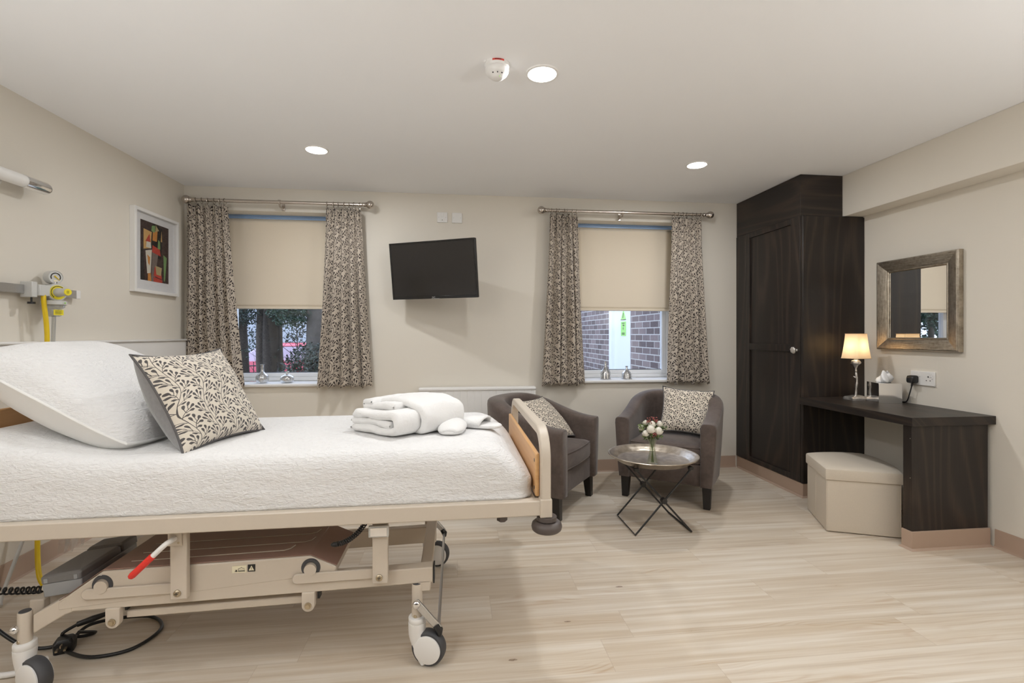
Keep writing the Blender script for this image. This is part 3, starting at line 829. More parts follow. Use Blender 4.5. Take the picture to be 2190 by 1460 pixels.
def leaves(m, rnd, c, rad, n, size, squash=(1,1,1)):
    for _ in range(n):
        while True:
            p = Vector((rnd.uniform(-1,1),rnd.uniform(-1,1),rnd.uniform(-1,1)))
            if p.length <= 1: break
        p = Vector((c[0]+p.x*rad*squash[0], c[1]+p.y*rad*squash[1], c[2]+p.z*rad*squash[2]))
        a = Vector((rnd.gauss(0,1),rnd.gauss(0,1),rnd.gauss(0,1))).normalized(); b = a.orthogonal().normalized()
        s = size*rnd.uniform(.6,1.3); up = a.cross(b)*s*.15
        i = m.add([p-a*s, p+b*s*.45+up, p+a*s, p-b*s*.45+up]); m.face([i,i+1,i+2,i+3])
def trunk(m, x, y, r, z1, rnd, lean=0.0):
    rings = []; n = 14
    for i in range(13):
        z = GZ + (z1-GZ)*i/12; rr = r*(1.25 if i==0 else 1)*(1-.35*i/12)
        cx = x+lean*(z-GZ)+.03*math.sin(z*1.7+x); 
        rings.append([(cx+rr*(1+.12*rnd.uniform(-1,1))*math.cos(2*PI*k/n), y+rr*(1+.12*rnd.uniform(-1,1))*math.sin(2*PI*k/n), z) for k in range(n)])
    m.loft(rings)
def tree(x, y, r, label, seed, bark='bark', z1=5.0, crown=(), leaf='leaf', lean=0.0, ls=.042):
    rnd = random.Random(seed)
    t = thing('garden_tree', label, 'tree', (x,y,GZ), group='garden trees outside the left window')
    m = MB(); trunk(m, x, y, r, z1, rnd, lean); tk = m.build('trunk', MAT[bark], t, smooth=80)
    m = MB()
    for i in range(5):
        a = rnd.uniform(0,2*PI); z = rnd.uniform(1.5,z1*.8); L = rnd.uniform(.5,1.1)
        m.tube(spline([(x+lean*(z-GZ),y,z),(x+math.cos(a)*L*.5,y+math.sin(a)*L*.5,z+.25),(x+math.cos(a)*L,y+math.sin(a)*L,z+.3)],5), [r*.25-.015*0-r*.2*k/10 for k in range(11)], 6)
    m.build('branch', MAT[bark], t)
    m = MB()
    for (cx,cy,cz,rad,n) in crown: leaves(m, rnd, (cx,cy,cz), rad, int(n*(5 if rad < .6 else 2)), ls*(.6 if rad < .6 else 1))
    m.build('foliage', MAT[leaf], t, smooth=0)
tree(-3.22, 9.0, .20, 'thick brown tree trunk in the middle of the left window', 1, 'bark', 5.5, ((-2.75,8.6,1.75,.42,420),(-3.0,9,3.2,1.4,1500)), 'leaf')
tree(-2.22, 8.0, .145, 'grey tree trunk at the right edge of the left window', 2, 'bark2', 5.5, ((-2.55,7.8,1.62,.34,300),(-2.2,8.0,3.1,1.2,1300)), 'leaf', .0)
tree(-3.23, 8.5, .055, 'thin dark tree stem left of the thick trunk', 3, 'bark', 4.5, ((-3.45,8.4,1.6,.28,160),(-3.3,8.5,2.6,.9,900)), 'leaf2')
tree(-4.12, 10.0, .10, 'dark tree stem at the left edge of the left window', 4, 'bark', 5.0, ((-4.4,9.8,1.75,.5,420),(-4.2,10.0,3.0,1.3,1300)), 'leaf2')
tree(-7.6, 13.6, .16, 'farther dark tree behind the left stem', 5, 'bark', 5.0, ((-7.4,13.6,2.8,1.3,1600),), 'leaf')
tree(-.6, 11.0, .15, 'leafy tree between the two windows, mostly hidden by the wall', 6, 'bark', 5.0, ((-.6,11,2.3,1.7,1600),), 'leaf')
def shrub(x, y, r, n, label, seed, leaf='leaf2', up=.85, tall=.9):
    rnd = random.Random(seed); t = thing('garden_shrub', label, 'shrub', (x,y,GZ), group='garden shrubs outside the left window')
    m = MB()
    for i in range(7):
        a = rnd.uniform(0,2*PI); q = rnd.uniform(.3,.8)*r
        m.tube([(x,y,GZ),(x+q*.5*math.cos(a),y+q*.5*math.sin(a),GZ+r*.7),(x+q*math.cos(a),y+q*math.sin(a),GZ+r*1.4)], [.02,.012,.005], 6)
    m.build('stem', MAT['bark'], t)
    m = MB(); leaves(m, rnd, (x,y,GZ+r*up), r, int(n*4), .028, (1,1,tall)); m.build('foliage', MAT[leaf], t, smooth=0)
shrub(-2.12, 7.4, .46, 1300, 'dark shrub low at the right of the left window', 21, 'leaf2', 1.9, 1.45)
shrub(-3.9, 8.2, .62, 700, 'dark shrub low at the left of the left window', 22, 'leaf')
shrub(-3.45, 7.8, .36, 400, 'low shrub in front of the thick trunk', 23, 'leaf')
shrub(-1.3, 8.6, .9, 1200, 'round shrub outside beyond the wall between the windows', 24, 'leaf')
def sapling(x, y, h, label, seed):
    rnd = random.Random(seed); t = thing('bare_sapling', label, 'tree', (x,y,GZ), group='bare saplings outside the left window')
    m = MB(); m.tube([(x,y,GZ),(x+.03,y,GZ+h*.5),(x-.02,y,GZ+h)], [.018,.012,.004], 6); m.build('stem', MAT['bark'], t)
    m = MB()
    for i in range(26):
        z = GZ+h*rnd.uniform(.3,.95); a = rnd.uniform(0,2*PI); L = rnd.uniform(.15,.5)
        p1_ = (x+math.cos(a)*L*.5,y+math.sin(a)*L*.5,z+L*.45); p2_ = (x+math.cos(a)*L,y+math.sin(a)*L,z+L*rnd.uniform(.7,1.1))
        m.tube([(x,y,z),p1_,p2_], [.006,.004,.0015], 5)
    m.build('twigs', MAT['bark'], t)
    m = MB()
    for i in range(40): leaves(m, rnd, (x+rnd.gauss(0,.22),y+rnd.gauss(0,.2),GZ+h*rnd.uniform(.55,1.0)), .05, 5, .022)
    m.build('foliage', MAT['leaf'], t, smooth=0)
sapling(-2.72, 8.7, 2.0, 'thin bare sapling right of the thick trunk in the left window', 61)
sapling(-3.55, 9.4, 2.2, 'thin bare sapling left of the thick trunk in the left window', 62)
sapling(-4.05, 9.0, 1.9, 'thin bare sapling at the left edge of the left window', 63)
rnd = random.Random(79); m = MB()
for i in range(9): leaves(m, rnd, (-7.2+i*.42, 14.2+rnd.uniform(-.3,.3), .9+rnd.uniform(-.4,.8)), .75, 300, .045)
tag(m.build('ivy_screen', MAT['leaf2'], None, smooth=0), 'dark screen of ivy leaves far behind the trees in the left window', 'foliage', kind='stuff')
rnd = random.Random(78); m = MB()
for i in range(9): leaves(m, rnd, (-15+i*.95, 12.6+rnd.uniform(-.3,.3), 1.0+rnd.uniform(-.2,.3)), 1.35, 700, .08)
tag(m.build('garden_hedge', MAT['leaf'], None, smooth=0), 'tall dark hedge at the left end of the garden, seen in the wall mirror', 'hedge', kind='stuff')
rnd = random.Random(77); m = MB()
for i in range(16): leaves(m, rnd, (-11+i*.75, 15.5+rnd.uniform(-.4,.4), 3.2+rnd.uniform(-.3,.3)), 1.25, 420, .10)
tag(m.build('tree_canopy', MAT['leaf'], None, smooth=0), 'dark overhanging canopy of leaves across the back of the garden', 'foliage', kind='stuff')
t = thing('neighbour_house', 'pale rendered house beyond the garden trees', 'building', (-7,21,GZ))
bx(-12,-2,21,26,GZ,2.6).build('wall', MAT['render_wall'], t)
m = MB(); m.loft([[(-12.4,20.6,2.6),(-1.6,20.6,2.6),(-1.6,26.4,2.6),(-12.4,26.4,2.6)],[(-12.4,23.4,4.6),(-1.6,23.4,4.6),(-1.6,23.6,4.6),(-12.4,23.6,4.6)]]); m.build('roof', MAT['roof_tile'], t, smooth=0)
# iron railing
t = thing('iron_railing', 'black iron railing in front of the red car', 'railing', (-3.6,10.6,GZ))
for z in (.55,.40):
    MB().tube([(-6.5,10.6,z+0),(-1.0,10.6,z)], .012, 6).build('rail', MAT['black_iron'], t)
for i in range(46):
    x = -6.4+i*.117
    m = MB(); m.tube([(x,10.6,GZ),(x,10.6,.60)], .008, 6); m.ball((x,10.6,.62), .014, 6, 4); m.build('bar', MAT['black_iron'], t)
# car
def car(x, y, label):
    t = thing('parked_car', label, 'car', (x,y,GZ))
    L = 1.95; m = MB()
    sec = [(-L,.30,.55,.62),(-L*.97,.25,.72,.72),(-L*.6,.22,.92,.80),(-L*.35,.22,1.02,.84),(L*.45,.22,1.05,.84),(L*.85,.22,.98,.80),(L*.98,.28,.80,.70)]
    m.loft([[(x+a,y-w,GZ+b),(x+a,y-w*1.02,GZ+(b+c)/2),(x+a,y-w*.94,GZ+c),(x+a,y+w*.94,GZ+c),(x+a,y+w*1.02,GZ+(b+c)/2),(x+a,y+w,GZ+b)] for a,b,c,w in sec])
    m.build('body', MAT['car_red'], t, smooth=50)
    m = MB(); m.loft([[(x-.85,y-.74,GZ+1.0),(x+1.45,y-.74,GZ+1.0),(x+1.45,y+.74,GZ+1.0),(x-.85,y+.74,GZ+1.0)],[(x-.30,y-.58,GZ+1.38),(x+1.05,y-.58,GZ+1.38),(x+1.05,y+.58,GZ+1.38),(x-.30,y+.58,GZ+1.38)]])
    m.build('cabin_glass', MAT['car_glass'], t, bevel=.04)
    m = MB(); m.loft([[(x-.34,y-.60,GZ+1.37),(x+1.09,y-.60,GZ+1.37),(x+1.09,y+.60,GZ+1.37),(x-.34,y+.60,GZ+1.37)],[(x-.2,y-.5,GZ+1.44),(x+.98,y-.5,GZ+1.44),(x+.98,y+.5,GZ+1.44),(x-.2,y+.5,GZ+1.44)]])
    m.build('roof', MAT['car_red'], t, bevel=.02)
    for sx_ in (-1.2,1.2):
        for sy_ in (-.74,.74):
            m = MB(); m.M = rot_M((x+sx_,y+sy_,GZ+.31),0,R(90)); m.lathe([(.2,-.09),(.31,-.09),(.31,.09),(.2,.09)],20)
            m.build('wheel', MAT['rubber'], t)
car(-4.3, 12.6, 'red car parked behind the railing, seen through the left window')

# ------------------------------------------------------------------ left wall
t = thing('framed_picture', 'white framed abstract picture on the left wall beside the curtain', 'picture', (XL, 3.73, 1.77))
y0,y1,z0,z1,D = 3.475,3.99,1.488,2.060,.036
m = MB()
for a,b,c,d in ((y0,y0+.022,z0,z1),(y1-.022,y1,z0,z1),(y0+.022,y1-.022,z0,z0+.022),(y0+.022,y1-.022,z1-.022,z1)): m.box(XL,XL+D,a,b,c,d)
m.build('frame', MAT['white_plastic'], t, bevel=.002)
mount = bx(XL,XL+.012,y0+.02,y1-.02,z0+.02,z1-.02).build('mount', MAT['art_white'], t, smooth=0)
ay0,ay1,az0,az1 = 3.568,3.892,1.576,1.990
m = MB()
def patch(mi, pts, lv):
    m.m = mi; e = XL+.0123+.0004*lv
    b = m.add([(e, ay0+(ay1-ay0)*u, az0+(az1-az0)*v) for u,v in pts]); m.face(list(range(b,b+len(pts))))
patch(0,[(0,0),(1,0),(1,1),(0,1)],0)
patch(4,[(.35,.45),(.72,.40),(.78,.95),(.42,1.0)],1)
patch(0,[(.76,0),(1,0),(1,1),(.76,.97)],1); patch(4,[(.0,.0),(.14,0),(.10,.5),(.0,.55)],1)
patch(1,[(.10,.52),(.34,.56),(.38,.84),(.10,.86)],2); patch(6,[(.36,.0),(.48,.0),(.62,.52),(.40,.56)],2)
patch(2,[(.16,.66),(.34,.64),(.30,.80)],3); patch(7,[(.40,.70),(.56,.70),(.58,.88),(.42,.86)],3)
patch(5,[(.36,.86),(.48,.84),(.50,.97),(.38,.95)],4); patch(8,[(.50,.86),(.64,.90),(.52,.98)],4)
patch(3,[(.18,.56),(.36,.56),(.34,.66),(.20,.66)],4); patch(2,[(.38,.50),(.70,.46),(.66,.58),(.40,.62)],5)
patch(3,[(.16,.50),(.38,.54),(.34,.14),(.22,.12)],3); patch(7,[(.24,.12),(.34,.14),(.36,0),(.24,0)],4)
patch(7,[(.22,.44),(.32,.40),(.30,.26),(.25,.30)],4)
patch(2,[(.44,.10),(.74,.06),(.70,.24),(.48,.26)],4); patch(8,[(.50,.28),(.74,.26),(.70,.12),(.54,.13)],5)
patch(5,[(.80,.50),(.93,.46),(.86,.03),(.82,.05)],3); patch(5,[(.58,.58),(.68,.58),(.66,.72),(.60,.74)],6)
patch(2,[(.44,.0),(.76,0),(.76,.05),(.44,.08)],3); patch(1,[(.70,.72),(.75,.72),(.73,.92)],3)
m.build('art_print', ART, mount, smooth=0)
bx(XL+.026,XL+.028,y0+.02,y1-.02,z0+.02,z1-.02).build('glazing', MAT['picture_glass'], t, smooth=0)

t = thing('reading_light', 'white and chrome tubular reading light high on the left wall', 'wall light', (XL, 2.2, 1.93))
MB().tube([(XL+.085,1.75,1.937),(XL+.085,2.585,1.937)], .029, 24).build('diffuser_tube', MAT['white_plastic'], t)
m = MB(); m.tube([(XL+.085,2.575,1.937),(XL+.085,2.70,1.937),(XL+.085,2.712,1.937)], [.031,.031,.027], 28); m.build('end_cap', MAT['chrome'], t)
m = MB(); m.tube([(XL+.085,1.765,1.937),(XL+.085,1.64,1.937),(XL+.085,1.628,1.937)], [.031,.031,.027], 28); m.build('end_cap', MAT['chrome'], t)
m = MB(); m.loft([[(XL,1.80,1.875),(XL,2.54,1.875),(XL,2.54,1.945),(XL,1.80,1.945)],[(XL+.06,1.84,1.905),(XL+.06,2.50,1.905),(XL+.06,2.50,1.935),(XL+.06,1.84,1.935)]]); m.build('back_plate', MAT['lt_grey_plastic'], t, bevel=.004)

t = thing('equipment_rail', 'grey steel medical equipment rail on the left wall above the bed head', 'rail', (XL, 2.2, 1.42))
bx(XL+.028,XL+.040,1.45,2.97,1.402,1.445).build('rail', MAT['steel'], t, bevel=.002)
bx(XL+.026,XL+.042,2.97,3.00,1.400,1.447).build('end_cap', MAT['white_plastic'], t, bevel=.003)
for yy in (1.8,2.45,2.88):
    bx(XL,XL+.028,yy-.02,yy+.02,1.408,1.439).build('standoff', MAT['mid_grey'], t)

# suction regulator clamped on the rail
t = thing('suction_regulator', 'medical suction regulator with dial gauge and yellow knob clamped to the rail', 'regulator', (XL+.06,2.76,1.42))
bx(XL+.020,XL+.075,2.640,2.672,1.385,1.462).box(XL+.0405,XL+.085,2.672,2.735,1.395,1.450).build('clamp', MAT['lt_grey_plastic'], t, bevel=.003)
m = MB(); m.tube([(XL+.06,2.655,1.385),(XL+.06,2.655,1.362)], .004, 8); m.tube([(XL+.06,2.655,1.362),(XL+.06,2.655,1.352)], .016, 14); m.build('clamp_screw', MAT['black'], t)
ax = Vector((.93,-.37,0)).normalized(); side = Vector((.37,.93,0)).normalized()
C0 = Vector((XL+.075, 2.775, 1.418))
RM = frame_M(C0, side, Vector((0,0,1)), ax)      # local z = knob axis, x right, y up
m = MB(); m.M = RM; m.lathe([(.040,-.045),(.046,-.035),(.046,.015),(.043,.022)], 36); m.build('body', MAT['lt_grey_plastic'], t)
m = MB(); m.M = RM; m.box(-.075,-.02,-.018,.018,-.03,.0); m.build('inlet', MAT['lt_grey_plastic'], t, bevel=.004)
col = MB(); col.M = RM; col.lathe([(.024,.0225),(.037,.0225),(.036,.026),(.024,.026)], 40, caps=False)
cl = col.build('knob_collar', MAT['yellow_lab'], t)
m = MB()
for i in range(16):
    m.M = RM @ Matrix.Rotation(R(55+i*11.5),4,'Z'); m.box(.029,.034,-.0020,.0020,.0255,.0268)
m.build('collar_marks', MAT['ink'], cl, smooth=0)
m = MB(); m.M = RM; m.lathe([(.0235,.02),(.023,.03),(.0185,.088),(.0165,.094)], 24); kn = m.build('knob', MAT['mid_grey'] if 0 else MAT['lt_grey_plastic'], t)
m = MB(); m.M = RM; m.lathe([(.0175,.0935),(.0165,.097)], 24); lb = m.build('knob_label', MAT['yellow_lab'], kn)
m = MB(); m.M = RM
for yy in (-.006,-.002,.002,.006): m.box(-.007,.005,yy-.0006,yy+.0006,.0968,.0974)
m.build('label_text', MAT['ink'], lb, smooth=0)
GM = frame_M(C0+Vector((0,0,.080))+ax*-.005, side, Vector((0,0,1)), ax)
m = MB(); m.M = GM; m.lathe([(.031,-.030),(.034,-.027),(.034,.012),(.0325,.015),(.0305,.012)], 40); ga = m.build('gauge', MAT['lt_grey_plastic'], t)
m = MB(); m.M = GM; m.lathe([(.031,.0105),(.0005,.0110)], 40); m.build('dial_face', MAT['mid_grey'], ga)
m = MB(); m.M = GM
for i in range(11): 
    pass
arc = [(.021*math.cos(R(a)),.021*math.sin(R(a)),.0125) for a in range(-30,215,7)]; m.tube(arc, .0024, 6); m.build('dial_scale', MAT['ink'], ga)
m = MB(); m.M = GM; m.tube([(-.006,.006,.014),(.018,-.016,.014)], [.0035,.0012], 8); m.build('needle', MAT['yellow'], ga)
m = MB(); m.M = GM; m.box(-.008,.008,-.024,-.014,.0115,.0122); m.build('dial_label', MAT['lab_cream'], ga, smooth=0)
m = MB(); m.tube([tuple(C0+Vector((0,0,.04))),tuple(C0+Vector((0,0,.055)))], .012, 12); m.build('neck', MAT['steel'], t)
lidz = 1.352
LC = (C0.x, C0.y-.005)
m = MB(); m.lathe([(.046,lidz),(.052,lidz+.003),(.052,lidz+.020),(.044,lidz+.024)], 36, (LC[0],LC[1],0)); m.build('jar_lid', MAT['lt_grey_plastic'], t)
m = MB(); d = ax*.053; m.ball((LC[0]+d.x+.01,LC[1]+d.y+.012,lidz+.011), .004, 8, 6); m.build('green_dot', MAT['green_lab'], t)
m = MB(); m.lathe([(.044,lidz),(.043,lidz-.012),(.032,lidz-.020),(.030,lidz-.055),(.022,lidz-.060)], 30, (LC[0],LC[1],0), caps=False); jar = m.build('jar', MAT['clear'], t)
LM = frame_M(Vector((LC[0],LC[1],lidz-.038))+ax*.0305, side, Vector((0,0,1)), ax)
m = MB(); m.M = LM; m.box(-.020,.024,-.014,.014,0,.001); ml = m.build('jar_label', MAT['yellow_lab'], jar, smooth=0)
m = MB(); m.M = LM
for i,yy in enumerate((.008,.003,-.002,-.007)): m.box(-.014,.018-.006*(i%2),yy-.0009,yy+.0009,.001,.0016)
m.build('label_text', MAT['ink'], ml, smooth=0)
m = MB(); m.tube([(LC[0],LC[1],lidz-.055),(LC[0],LC[1]-.005,1.18),(LC[0]-.005,LC[1]-.02,.90),(LC[0],LC[1]-.03,.62)], .009, 12); m.build('drain_tube', MAT['clear'], t)
t = MB().tube(spline([(XL+.075,2.705,1.40),(XL+.078,2.705,1.36),(XL+.085,2.715,1.16),(XL+.082,2.69,.80),(XL+.095,2.66,.45),(XL+.13,2.60,.20),(XL+.175,2.55,.06),(XL+.21,2.53,.014)],8), .0105, 14).build('suction_hose', MAT['yellow'], None)
tag(t, 'yellow rubber hose hanging from the suction regulator down behind the bed', 'hose')
# clear bag hanging behind the bed head
m = MB(); rows = []
for i in range(16):
    z = .62-.55*i/15; w = .085+.03*math.sin(i*.35+.5)
    rows.append([(XL+.10+.02*math.sin(j*1.3+i*.4)+.02, 2.80+w*(j/9-.5)*2+.02*math.sin(i*.6), z) for j in range(10)])
m.grid(rows)
m.grid([[(p[0]+.03,p[1],p[2]) for p in r] for r in rows], flip=True)
tag(m.build('plastic_bag', MAT['film'], None, smooth=180), 'clear plastic bag hanging under the bed beside the yellow hose', 'bag')
t = MB().tube(spline([(XL+.16,2.66,.58),(XL+.155,2.55,.36),(XL+.15,2.40,.06),(XL+.17,2.36,.012)],6), .008, 10).build('clear_tube', MAT['lt_grey_plastic'], None)
tag(t, 'pale plastic tube running down to the floor behind the bed head', 'tube')

# ------------------------------------------------------------------ hospital bed
bed = thing('hospital_bed', 'cream metal hospital bed on white castors with beech end boards', 'bed', (-.72, 2.175, 0))
XA, XB, YN, YFAR = -1.78, .338, 1.70, 2.65     # head end, foot end, near face, far face
CM = MAT['cream_metal']
def zr(x): return .0052*(x-XB)                 # the deck leans a hair to the head
def rail(ya, yb):
    m = MB(); m.loft([[(x,ya,.553+zr(x)),(x,yb,.553+zr(x)),(x,yb,.607+zr(x)),(x,ya,.607+zr(x))] for x in (XA,XB-.036)])
    return m.build('side_rail', CM, bed, bevel=.004)
rail(YN, YN+.040); rail(YFAR-.040, YFAR)
# foot frame: one bent tube
def end_frame(x, h, name):
    m = MB(); r = .10; pts = [(x,YN+.018,.60)]
    pts += [(x,YN+.018,h-r-.02)]
    for i in range(1,9): 
        a = R(180-90*i/8); pts.append((x, YN+.018+r+r*math.cos(a), h-.018-r+r*math.sin(a)))
    for i in range(9):
        a = R(90-90*i/8); pts.append((x, YFAR-.018-r+r*math.cos(a), h-.018-r+r*math.sin(a)))
    pts += [(x,YFAR-.018,.60)]
    # rectangular section bent in the YZ plane
    rings = []
    P = [Vector(p) for p in pts]
    for i,p in enumerate(P):
        tt = (P[min(i+1,len(P)-1)]-P[max(i-1,0)]).normalized(); nn = Vector((0,tt.z,-tt.y))
        rings.append([tuple(p+Vector((dx,0,0))+nn*d) for dx,d in ((-.018,-.018),(.018,-.018),(.018,.018),(-.018,.018))])
    m.loft(rings)
    return m.build(name, CM, bed, bevel=.005, smooth=50)
end_frame(XB-.018, .862, 'foot_frame')
end_frame(XA+.018, .862, 'head_frame')
for yy in (YN+.018, YFAR-.018):
    for xx in (XB-.018, XA+.018):
        bx(xx-.022,xx+.022,yy-.0215,yy+.0215,.545,.612).build('corner_socket', CM, bed, bevel=.004)
bx(XB-.052,XB-.0365,YN+.030,YFAR-.030,.612,.770).build('foot_board', MAT['beech'], bed, bevel=.005)
bx(XA+.037,XA+.055,YN+.030,YFAR-.030,.612,.915).build('head_board', MAT['beech'], bed, bevel=.005)
for zz in (.64,.74):
    m = MB(); screw(m, XB-.0523, YN+.052, zz, .007, 'x'); m.build('board_bolt', MAT['rubber'], bed)
bx(XA+.03,XB-.05,YN+.041,YFAR-.041,.575,.600).build('mattress_deck', MAT['cream_metal'], bed)
# bumper rollers under the rail corners
for (rx,ry) in ((XB-.012,YN+.022),(XB-.012,YFAR-.022),(XA+.012,YN+.022),(XA+.012,YFAR-.022)):
    m = MB(); m.lathe([(.03,.491),(.046,.492),(.053,.498),(.0555,.509),(.053,.520),(.046,.526),(.030,.528),(.036,.531),(.036,.545)], 40, (rx,ry,0)); ro = m.build('bumper_roller', MAT['brown_rubber'], bed)
    m = MB(); m.lathe([(.018,.484),(.020,.486),(.018,.492)], 6, (rx,ry,0)); m.build('roller_nut', MAT['black'], ro)
m = MB(); m.lathe([(.012,.529),(.019,.533),(.019,.548)], 6, (.165,YN+.03,0)); m.build('pole_socket', MAT['brown_rubber'], bed)
# chassis, sloping very slightly to the head
def zc(x): return .0235*(x+.1)
YB1, YB2 = 1.785, 2.395
def beam(x0, x1, y, w, z0, z1, name, **k):
    m = MB(); m.loft([[(x,y-w/2,z0+zc(x)),(x,y+w/2,z0+zc(x)),(x,y+w/2,z1+zc(x)),(x,y-w/2,z1+zc(x))] for x in (x0,x1)])
    return m.build(name, CM, bed, bevel=.004, **k)
beam(-1.29,-.083,YB1+.03,.05,.293,.349,'chassis_beam')
m = MB(); m.box(-.0829,-.0775,YB1+.004,YB1+.056,.291,.350); m.build('beam_end_cap', MAT['black'], bed, bevel=.001)
beam(-.98,-.095,YB2,.04,.190,.268,'chassis_beam')
beam(-1.13,-.54,YB1+.04,.03,.246,.272,'lower_bar')
# bent end of the near beam towards the head castor
m = MB(); m.loft([[(x,YB1+.005,z0),(x,YB1+.055,z0),(x,YB1+.055,z1),(x,YB1+.005,z1)] for x,z0,z1 in ((-1.285,.264,.321),(-1.31,.255,.315),(-1.405,.198,.262))]); m.build('beam_elbow', CM, bed, bevel=.004)
# cross tubes at both ends
def cross(x, z0, z1, w, y0, y1, name): return bx(x-w/2,x+w/2,y0,y1,z0,z1).build(name, CM, bed, bevel=.004)
cross(-.115,.262,.302,.045,1.79,2.55,'cross_tube')
m = MB(); m.loft([[(-1.46,y,.235),(-1.415,y,.235),(-1.415,y,.285),(-1.46,y,.285)] for y in (1.845,2.55)]); m.build('cross_tube', CM, bed, bevel=.004)
m = MB(); m.loft([[(-1.415,y,.238),(-1.30,y,.290),(-1.30,y,.318),(-1.415,y,.285)] for y in (1.87,1.90)]); m.build('gusset', CM, bed, bevel=.003)
# lugs under the beam
for lx in (-1.157,-.520):
    m = MB(); pts = []
    for a in range(180,361,15): pts.append((lx+.022*math.cos(R(a)), .232+zc(lx)+.022*math.sin(R(a))+.018))
    pts += [(lx+.022,.296+zc(lx)),(lx-.022,.296+zc(lx))]
    m.loft([[(x,YB1-.002,z) for x,z in pts],[(x,YB1+.02,z) for x,z in pts]]); lg = m.build('lug', CM, bed, bevel=.002)
    m = MB(); m.M = rot_M((lx,YB1-.002,.250+zc(lx)),0,R(90)); m.lathe([(.012,0),(.012,.003),(.008,.004),(.007,.009),(.002,.009)], 20); m.build('pivot_bolt', MAT['zinc'], lg)
    bx(lx+.026,lx+.034,YB1+.02,YB1+.05,.252,.292).build('stop_block', MAT['black'], bed)
# hanger brackets and link arms
for bxx, zt, lx0 in ((-.935,.545,-1.252),(-.268,.549,-.574)):
    zb = .302 if bxx < -.5 else .316
    br = bx(bxx-.026,bxx+.028,YB1-.028,YB1-.006,zb,zt).build('hanger_bracket', CM, bed, bevel=.003)
    m = MB(); m.M = rot_M((bxx-.002,YB1-.0285,zb+.022),0,R(90)); m.lathe([(.0115,-.0005),(.0115,.003),(.008,.006),(.001,.007)], 22); b1 = m.build('bracket_bolt', MAT['zinc'], br)
    m = MB(); m.M = rot_M((bxx-.002,YB1-.036,zb+.022)); m.box(-.006,.006,-.0003,.0003,-.001,.001); m.box(-.001,.001,-.0003,.0003,-.006,.006); m.build('bolt_cross', MAT['ink'], b1, smooth=0)
    m = MB(); zz0 = .306 if bxx < -.5 else .319; H = .036
    pts = [(lx0+.018+.018*math.cos(R(a)), zz0+H/2+.018*math.sin(R(a))) for a in range(90,271,15)]
    pts += [(bxx+.004, zz0+.006),(bxx+.004, zz0+H+.006)]
    m.loft([[(x,YB1-.0055,z) for x,z in pts],[(x,YB1+.0045,z) for x,z in pts]]); m.build('link_arm', CM, bed, bevel=.003)
    # lift roller behind the arm
    rxx = lx0+.062; rz = .352 if bxx < -.5 else .372
    m = MB(); m.M = rot_M((rxx,YB1+.010,rz),0,R(90)); m.lathe([(.021,-.010),(.031,-.010),(.033,-.006),(.033,.006),(.031,.010),(.021,.010)], 32, caps=False); m.build('lift_roller', MAT['rubber'], bed)
    m = MB(); m.M = rot_M((rxx,YB1+.008,rz-.004),0,R(90)); m.lathe([(.021,-.016),(.021,.016)], 26); m.build('roller_hub', CM, bed)
    bx(bxx-.020,bxx+.020,YB1-.006,YB1+.0045,zb+.004,zb+.04).build('bracket_spacer', CM, bed)
# release lever
lv = bx(-.965,-.921,YB1-.034,YB1-.028,.486,.540).build('lever_plate', CM, bed, bevel=.002)
for dx,dz in ((-.952,.532),(-.932,.532),(-.930,.497)):
    m = MB(); screw(m, dx, YB1-.0342, dz, .004); m.build('plate_screw', MAT['zinc'], lv)
MB().tube(spline([(-.942,YB1-.03,.512),(-.944,YB1-.055,.512),(-.955,YB1-.068,.505),(-.995,YB1-.074,.466)],6), .0085, 14).build('lever_arm', MAT['white_plastic'], bed)
g = MB(); g.tube([(-.988,YB1-.0732,.473),(-1.045,YB1-.082,.417),(-1.050,YB1-.0825,.412),(-1.053,YB1-.083,.409)], [.0108,.0108,.009,.004], 16); g.build('lever_grip', MAT['red'], bed)
# machinery cover
y0,y1 = YB1+.004, 2.08
m = MB()
top0, top1 = .4035+0, .414
m.loft([[(-1.33,y,.300),(-1.19,y,top0-.006),(-.515,y,top1),(-.425,y,.372),(-.425,y,.345),(-1.33,y,.270)] for y in (y0,y1)])
cv = m.build('machinery_cover', CM, bed, bevel=.006)
m = MB(); m.loft([[(-1.188,y,top0-.004),(-.513,y,top1+.0015),(-.513,y,top1+.004),(-1.188,y,top0)] for y in (y0+.001,y1-.001)]); m.build('cover_top', MAT['cover_brown'], cv, bevel=.001)
m = MB(); m.loft([[(-.513,y,top1+.0015),(-.4235,y,.3735),(-.4225,y,.376),(-.513,y,top1+.004)] for y in (y0+.001,y1-.001)]); m.build('cover_slope', MAT['cover_brown'], cv, bevel=.001)
m = MB(); m.loft([[(-1.325,y,.3035),(-1.188,y,top0-.003),(-1.188,y,top0),(-1.325,y,.3065)] for y in (y0+.001,y1-.001)]); m.build('cover_slope', MAT['cover_brown'], cv, bevel=.001)
m = MB()
for k,dy in enumerate((.05,.115,.19)):
    yy = y0+dy
    e = -.60 if k == 0 else -.545
    m.tube([(-1.13,yy,top0+.0005+.000),(e-.02,yy,top1+.0025),(e,yy+.012,top1+.003),(e+.008,yy+.04,top1+.003)], .002, 6)
m.build('cover_bead', CM, cv)
def lab(x, z, w, h, mat, name, par, e=0): 
    return bx(x,x+w,y0-.0012-e,y0+.001-e,z,z+h).build(name, mat, par, smooth=0)
l1 = lab(-.776,.368,.048,.024,MAT['lab_cream'],'load_label',cv)
l2 = lab(-.724,.370,.025,.0245,MAT['ink'],'warning_label',cv)
m = MB(); e = y0-.0018
m.box(-.766,-.758,e,y0,.372,.3745); m.box(-.756,-.733,e,y0,.372,.3740); m.box(-.7635,-.7600,e,y0,.375,.3785)
